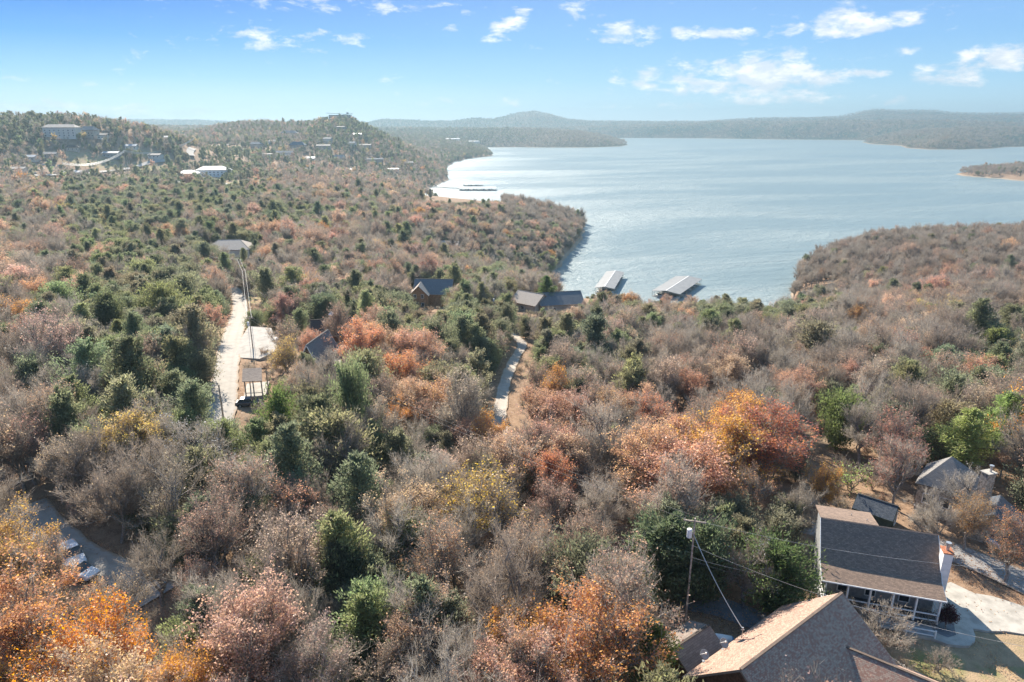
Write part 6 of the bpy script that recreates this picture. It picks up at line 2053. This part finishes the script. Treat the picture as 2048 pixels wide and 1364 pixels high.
GRP = {0: 'bare trees of the near woods', 1: 'thin russet oaks of the near woods', 2: 'leafy oaks of the near woods', 3: 'leafy oaks of the near woods', 4: 'leafy oaks of the near woods', 5: 'cedars of the near woods'}
for (look, wh, l), lst in buck.items():
    lst.sort()
    for o_i, (dd_, i) in enumerate(lst):
        nm = LM[l][2]
        if len(lst) == 1: lab = f'the only {look} just {wh} {nm}'
        else: lab = f'{look}, {ordinal(o_i)} outward {wh} {nm}'
        kind = KN[int(TK[i])]
        place_tree(kind, int(shape_i[i]), (float(TX[i]), float(TY[i]), float(TZ[i])), float(TSc[i]), float(TR[i]), tint[i], lab, GRP[int(TK[i])])

# ------------------------------------------------------------------ all the other trees as one instanced wood
forest_col = bpy.data.collections.new('forest_shapes')
names_sorted = []
order = ['bare', 'sparse', 'dense', 'cedar']
vid = {}
cnt = 0
for kd in order:
    for lodn in ('joined', 'low'):
        for s_i, sh_ in enumerate(SHAPES[kd]):
            nm = 'forest_shape_%03d' % cnt
            o = bpy.data.objects.new(nm, sh_[lodn])
            forest_col.objects.link(o)
            vid[(kd, lodn, s_i)] = cnt
            cnt += 1
rest_i = np.where(~single)[0]
# shrubs under the trees near the camera
r6 = np.random.default_rng(66)
m = len(rest_i)
var = np.zeros(m, np.int32)
for q, i in enumerate(rest_i):
    kd = KN[int(TK[i])]
    var[q] = vid[(kd, 'joined' if TL[i] == 0 else 'low', int(shape_i[i]) % len(SHAPES[kd]))]
pts = np.stack([TX[rest_i], TY[rest_i], TZ[rest_i]], 1).astype(np.float32)
rot = np.zeros((m, 3), np.float32); rot[:, 2] = TR[rest_i]
scl = np.repeat(TSc[rest_i][:, None], 3, 1).astype(np.float32)
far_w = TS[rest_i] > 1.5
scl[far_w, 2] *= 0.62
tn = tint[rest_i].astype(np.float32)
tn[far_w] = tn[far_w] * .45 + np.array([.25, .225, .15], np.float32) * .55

def instancer(name, pts, rot, scl, var, tn, coll, label):
    me = bpy.data.meshes.new(name)
    me.vertices.add(len(pts))
    me.vertices.foreach_set('co', pts.ravel())
    for an, ty, arr, fld in (('rot', 'FLOAT_VECTOR', rot, 'vector'), ('scl', 'FLOAT_VECTOR', scl, 'vector'), ('variant', 'INT', var, 'value')):
        a = me.attributes.new(an, ty, 'POINT'); a.data.foreach_set(fld, arr.ravel())
    a = me.attributes.new('tint', 'FLOAT_COLOR', 'POINT')
    a.data.foreach_set('color', np.concatenate([tn, np.ones((len(tn), 1), np.float32)], 1).astype(np.float32).ravel())
    o = bpy.data.objects.new(name, me)
    COL.objects.link(o)
    ng = bpy.data.node_groups.new(name + '_nodes', 'GeometryNodeTree')
    ng.interface.new_socket('Geometry', in_out='INPUT', socket_type='NodeSocketGeometry')
    ng.interface.new_socket('Geometry', in_out='OUTPUT', socket_type='NodeSocketGeometry')
    gi = ng.nodes.new('NodeGroupInput'); go = ng.nodes.new('NodeGroupOutput')
    iop = ng.nodes.new('GeometryNodeInstanceOnPoints')
    ci = ng.nodes.new('GeometryNodeCollectionInfo')
    ci.inputs['Collection'].default_value = coll
    ci.inputs['Separate Children'].default_value = True
    ci.inputs['Reset Children'].default_value = True
    def na(nm_, ty):
        q = ng.nodes.new('GeometryNodeInputNamedAttribute'); q.data_type = ty
        q.inputs[0].default_value = nm_
        return [s for s in q.outputs if s.enabled and s.name == 'Attribute'][0]
    L_ = ng.links.new
    L_(gi.outputs[0], iop.inputs['Points'])
    L_(ci.outputs[0], iop.inputs['Instance'])
    iop.inputs['Pick Instance'].default_value = True
    L_(na('variant', 'INT'), iop.inputs['Instance Index'])
    e2r = ng.nodes.new('FunctionNodeEulerToRotation')
    L_(na('rot', 'FLOAT_VECTOR'), e2r.inputs[0])
    L_(e2r.outputs[0], iop.inputs['Rotation'])
    L_(na('scl', 'FLOAT_VECTOR'), iop.inputs['Scale'])
    L_(iop.outputs[0], go.inputs[0])
    md = o.modifiers.new('scatter', 'NODES'); md.node_group = ng
    tag(o, label, kind='stuff')
    return o
instancer('woodland', pts, rot, scl, var, tn, forest_col, 'mixed autumn woods of bare oaks, russet oaks and cedars covering the hills')

# brush and saplings on the forest floor
bush_col = bpy.data.collections.new('brush_shapes')
for s_i, sh_ in enumerate(SHAPES['bush']):
    o = bpy.data.objects.new('brush_shape_%03d' % s_i, sh_['joined']); bush_col.objects.link(o)
BX, BY = scatter(18, 260, 3.6, 42, 909)
BZ = height(BX, BY)
okb = (BZ > .8) & (r6.random(len(BX)) < .55)
for C, wd in ROADS[:5]:
    bb = (BX > C[:, 0].min() - 9) & (BX < C[:, 0].max() + 9) & (BY > C[:, 1].min() - 9) & (BY < C[:, 1].max() + 9)
    idx = np.where(bb)[0]
    if len(idx):
        okb[idx[dist_poly(BX[idx], BY[idx], C[::2], closed=False) < wd / 2 + .9]] = False
for (bx, by, br_) in BUILD:
    okb &= (BX - bx) ** 2 + (BY - by) ** 2 > (br_ + .3) ** 2
okb &= ~in_poly(BX, BY, yard)
BX, BY, BZ = BX[okb], BY[okb], BZ[okb]
mb_n = len(BX)
bt = np.array([(.34, .22, .15), (.30, .26, .2), (.42, .2, .12), (.2, .2, .1), (.36, .26, .16)])[r6.integers(0, 5, mb_n)].astype(np.float32)
rt = np.zeros((mb_n, 3), np.float32); rt[:, 2] = r6.random(mb_n) * 6.28
sc = np.repeat(r6.uniform(.45, 1.15, mb_n)[:, None], 3, 1).astype(np.float32)
instancer('brush', np.stack([BX, BY, BZ], 1).astype(np.float32), rt, sc, r6.integers(0, 2, mb_n).astype(np.int32), bt, bush_col, 'low brush and saplings on the leafy forest floor')

# purple leaved ornamental tree in its bed, and the big bare shrub in front of the porch
x_, y_ = pxz(1886, 1262, 60)
place_tree('bush', 0, (x_, y_, PATZ), 1.0, .4, (.07, .02, .03), 'small dark purple leaved tree in the round bed on the concrete walk', None, 0.9)
add_shape('shrub', 701, broadleaf(701, 5.0, 8.0, twigs=1300, sub=3, leaves=160, leaf_size=.12, crown_base=.12, ntgt=60, tw=1.7), low_b(701, 4, 5), 4.6, 6.4)
add_shape('plum', 702, broadleaf(702, 2.6, 2.0, twigs=700, sub=3, leaves=5200, leaf_size=.13, crown_base=.4, ntgt=30), low_b(702, 3, 2), 2.6, 2.0)
add_shape('magnolia', 703, broadleaf(703, 6, 5, twigs=700, sub=3, leaves=9000, leaf_size=.2), low_b(703, 6, 5), 6, 5)
NAMEK.update(shrub='bare_shrub', plum='ornamental_tree', magnolia='small_tree')
last = [o for o in COL.objects if o.get('label', '').startswith('small dark purple')][0]
for c in last.children: c.data = SHAPES['plum'][0][c.name.split('.')[0]]
last.name = 'ornamental_tree'
x_, y_ = pxz(1762, 1300, 60)
place_tree('shrub', 0, (x_, y_, H(x_, y_)), 1.0, .9, (.4, .22, .15), 'spreading leafless shrub with pale limbs between porch and tan roof', None)
for (a, b, s_, rr_, lab) in ((1850, 1255, .45, 2.0, 'low twiggy shrub beside the curved walk'), (1880, 1345, .5, 3.0, 'brown twiggy shrub on the dry lawn at the lower right'), (1800, 1365, .5, 1.0, 'brown twiggy shrub beside the stone path below the gable'), (1690, 1225, .5, 5, 'twiggy shrub at the left end of the porch')):
    x_, y_ = pxz(a, b, 60)
    place_tree('shrub', 0, (x_, y_, H(x_, y_)), s_, rr_, (.4, .22, .15), lab, None)
# fallen leaves over the yard, the verges and the drives
r8 = np.random.default_rng(88)
LX, LY = [], []
yx, yy = r8.uniform(8, 75, 60000), r8.uniform(36, 80, 60000)
kq = in_poly(yx, yy, yard) & (vnoise(yx, yy, 3.1, 61) + vnoise(yx, yy, 1.1, 62) * .6 > -.05 + r8.random(60000) * .9)
LX.append(yx[kq][:13000]); LY.append(yy[kq][:13000])
for C, wd in ROADS[:5]:
    k_ = r8.integers(0, len(C) - 1, 2600)
    off = (wd / 2 + r8.normal(size=2600) * .55) * r8.choice([-1, 1], 2600)
    T_ = np.gradient(C, axis=0); T_ /= np.linalg.norm(T_, axis=1, keepdims=True)
    LX.append(C[k_, 0] + T_[k_, 1] * off + r8.normal(size=2600) * .5); LY.append(C[k_, 1] - T_[k_, 0] * off + r8.normal(size=2600) * .5)
LX, LY = np.concatenate(LX), np.concatenate(LY)
keep_ = np.ones(len(LX), bool)
for (bx, by, br_) in BUILD[:3]: keep_ &= (LX - bx) ** 2 + (LY - by) ** 2 > (br_ * .55) ** 2
LX, LY = LX[keep_], LY[keep_]
LZ = height(LX, LY) + .13
walk_ = np.array([pxz(a, b, PATZ) for a, b in walk_px])
LZ = np.where(in_poly(LX, LY, walk_), PATZ + .03, LZ)
okl = ~in_poly(LX, LY, walk_) | (r8.random(len(LX)) < .12)
c_ = np.stack([LX, LY, LZ], 1)[okl]
lv, lq = leaf_quads(c_, r8.uniform(.09, .19, len(c_)), r8, up=2.5)
lme = mixed_mesh('fallen_leaves', [(lv, lq, 0)], [M['leaf']], 5)
lo_ = bpy.data.objects.new('fallen_leaves', lme); COL.objects.link(lo_)
lo_['tint'] = [.46, .27, .16]
tag(lo_, 'brown fallen leaves scattered over the yard and road verges', kind='stuff')
tri = sum(len(p.vertices) - 2 for me in bpy.data.meshes for p in me.polygons) if False else sum(len(me.loops) - 2 * len(me.polygons) for me in bpy.data.meshes)
print('triangles in mesh data', tri, 'instances', m, mb_n)
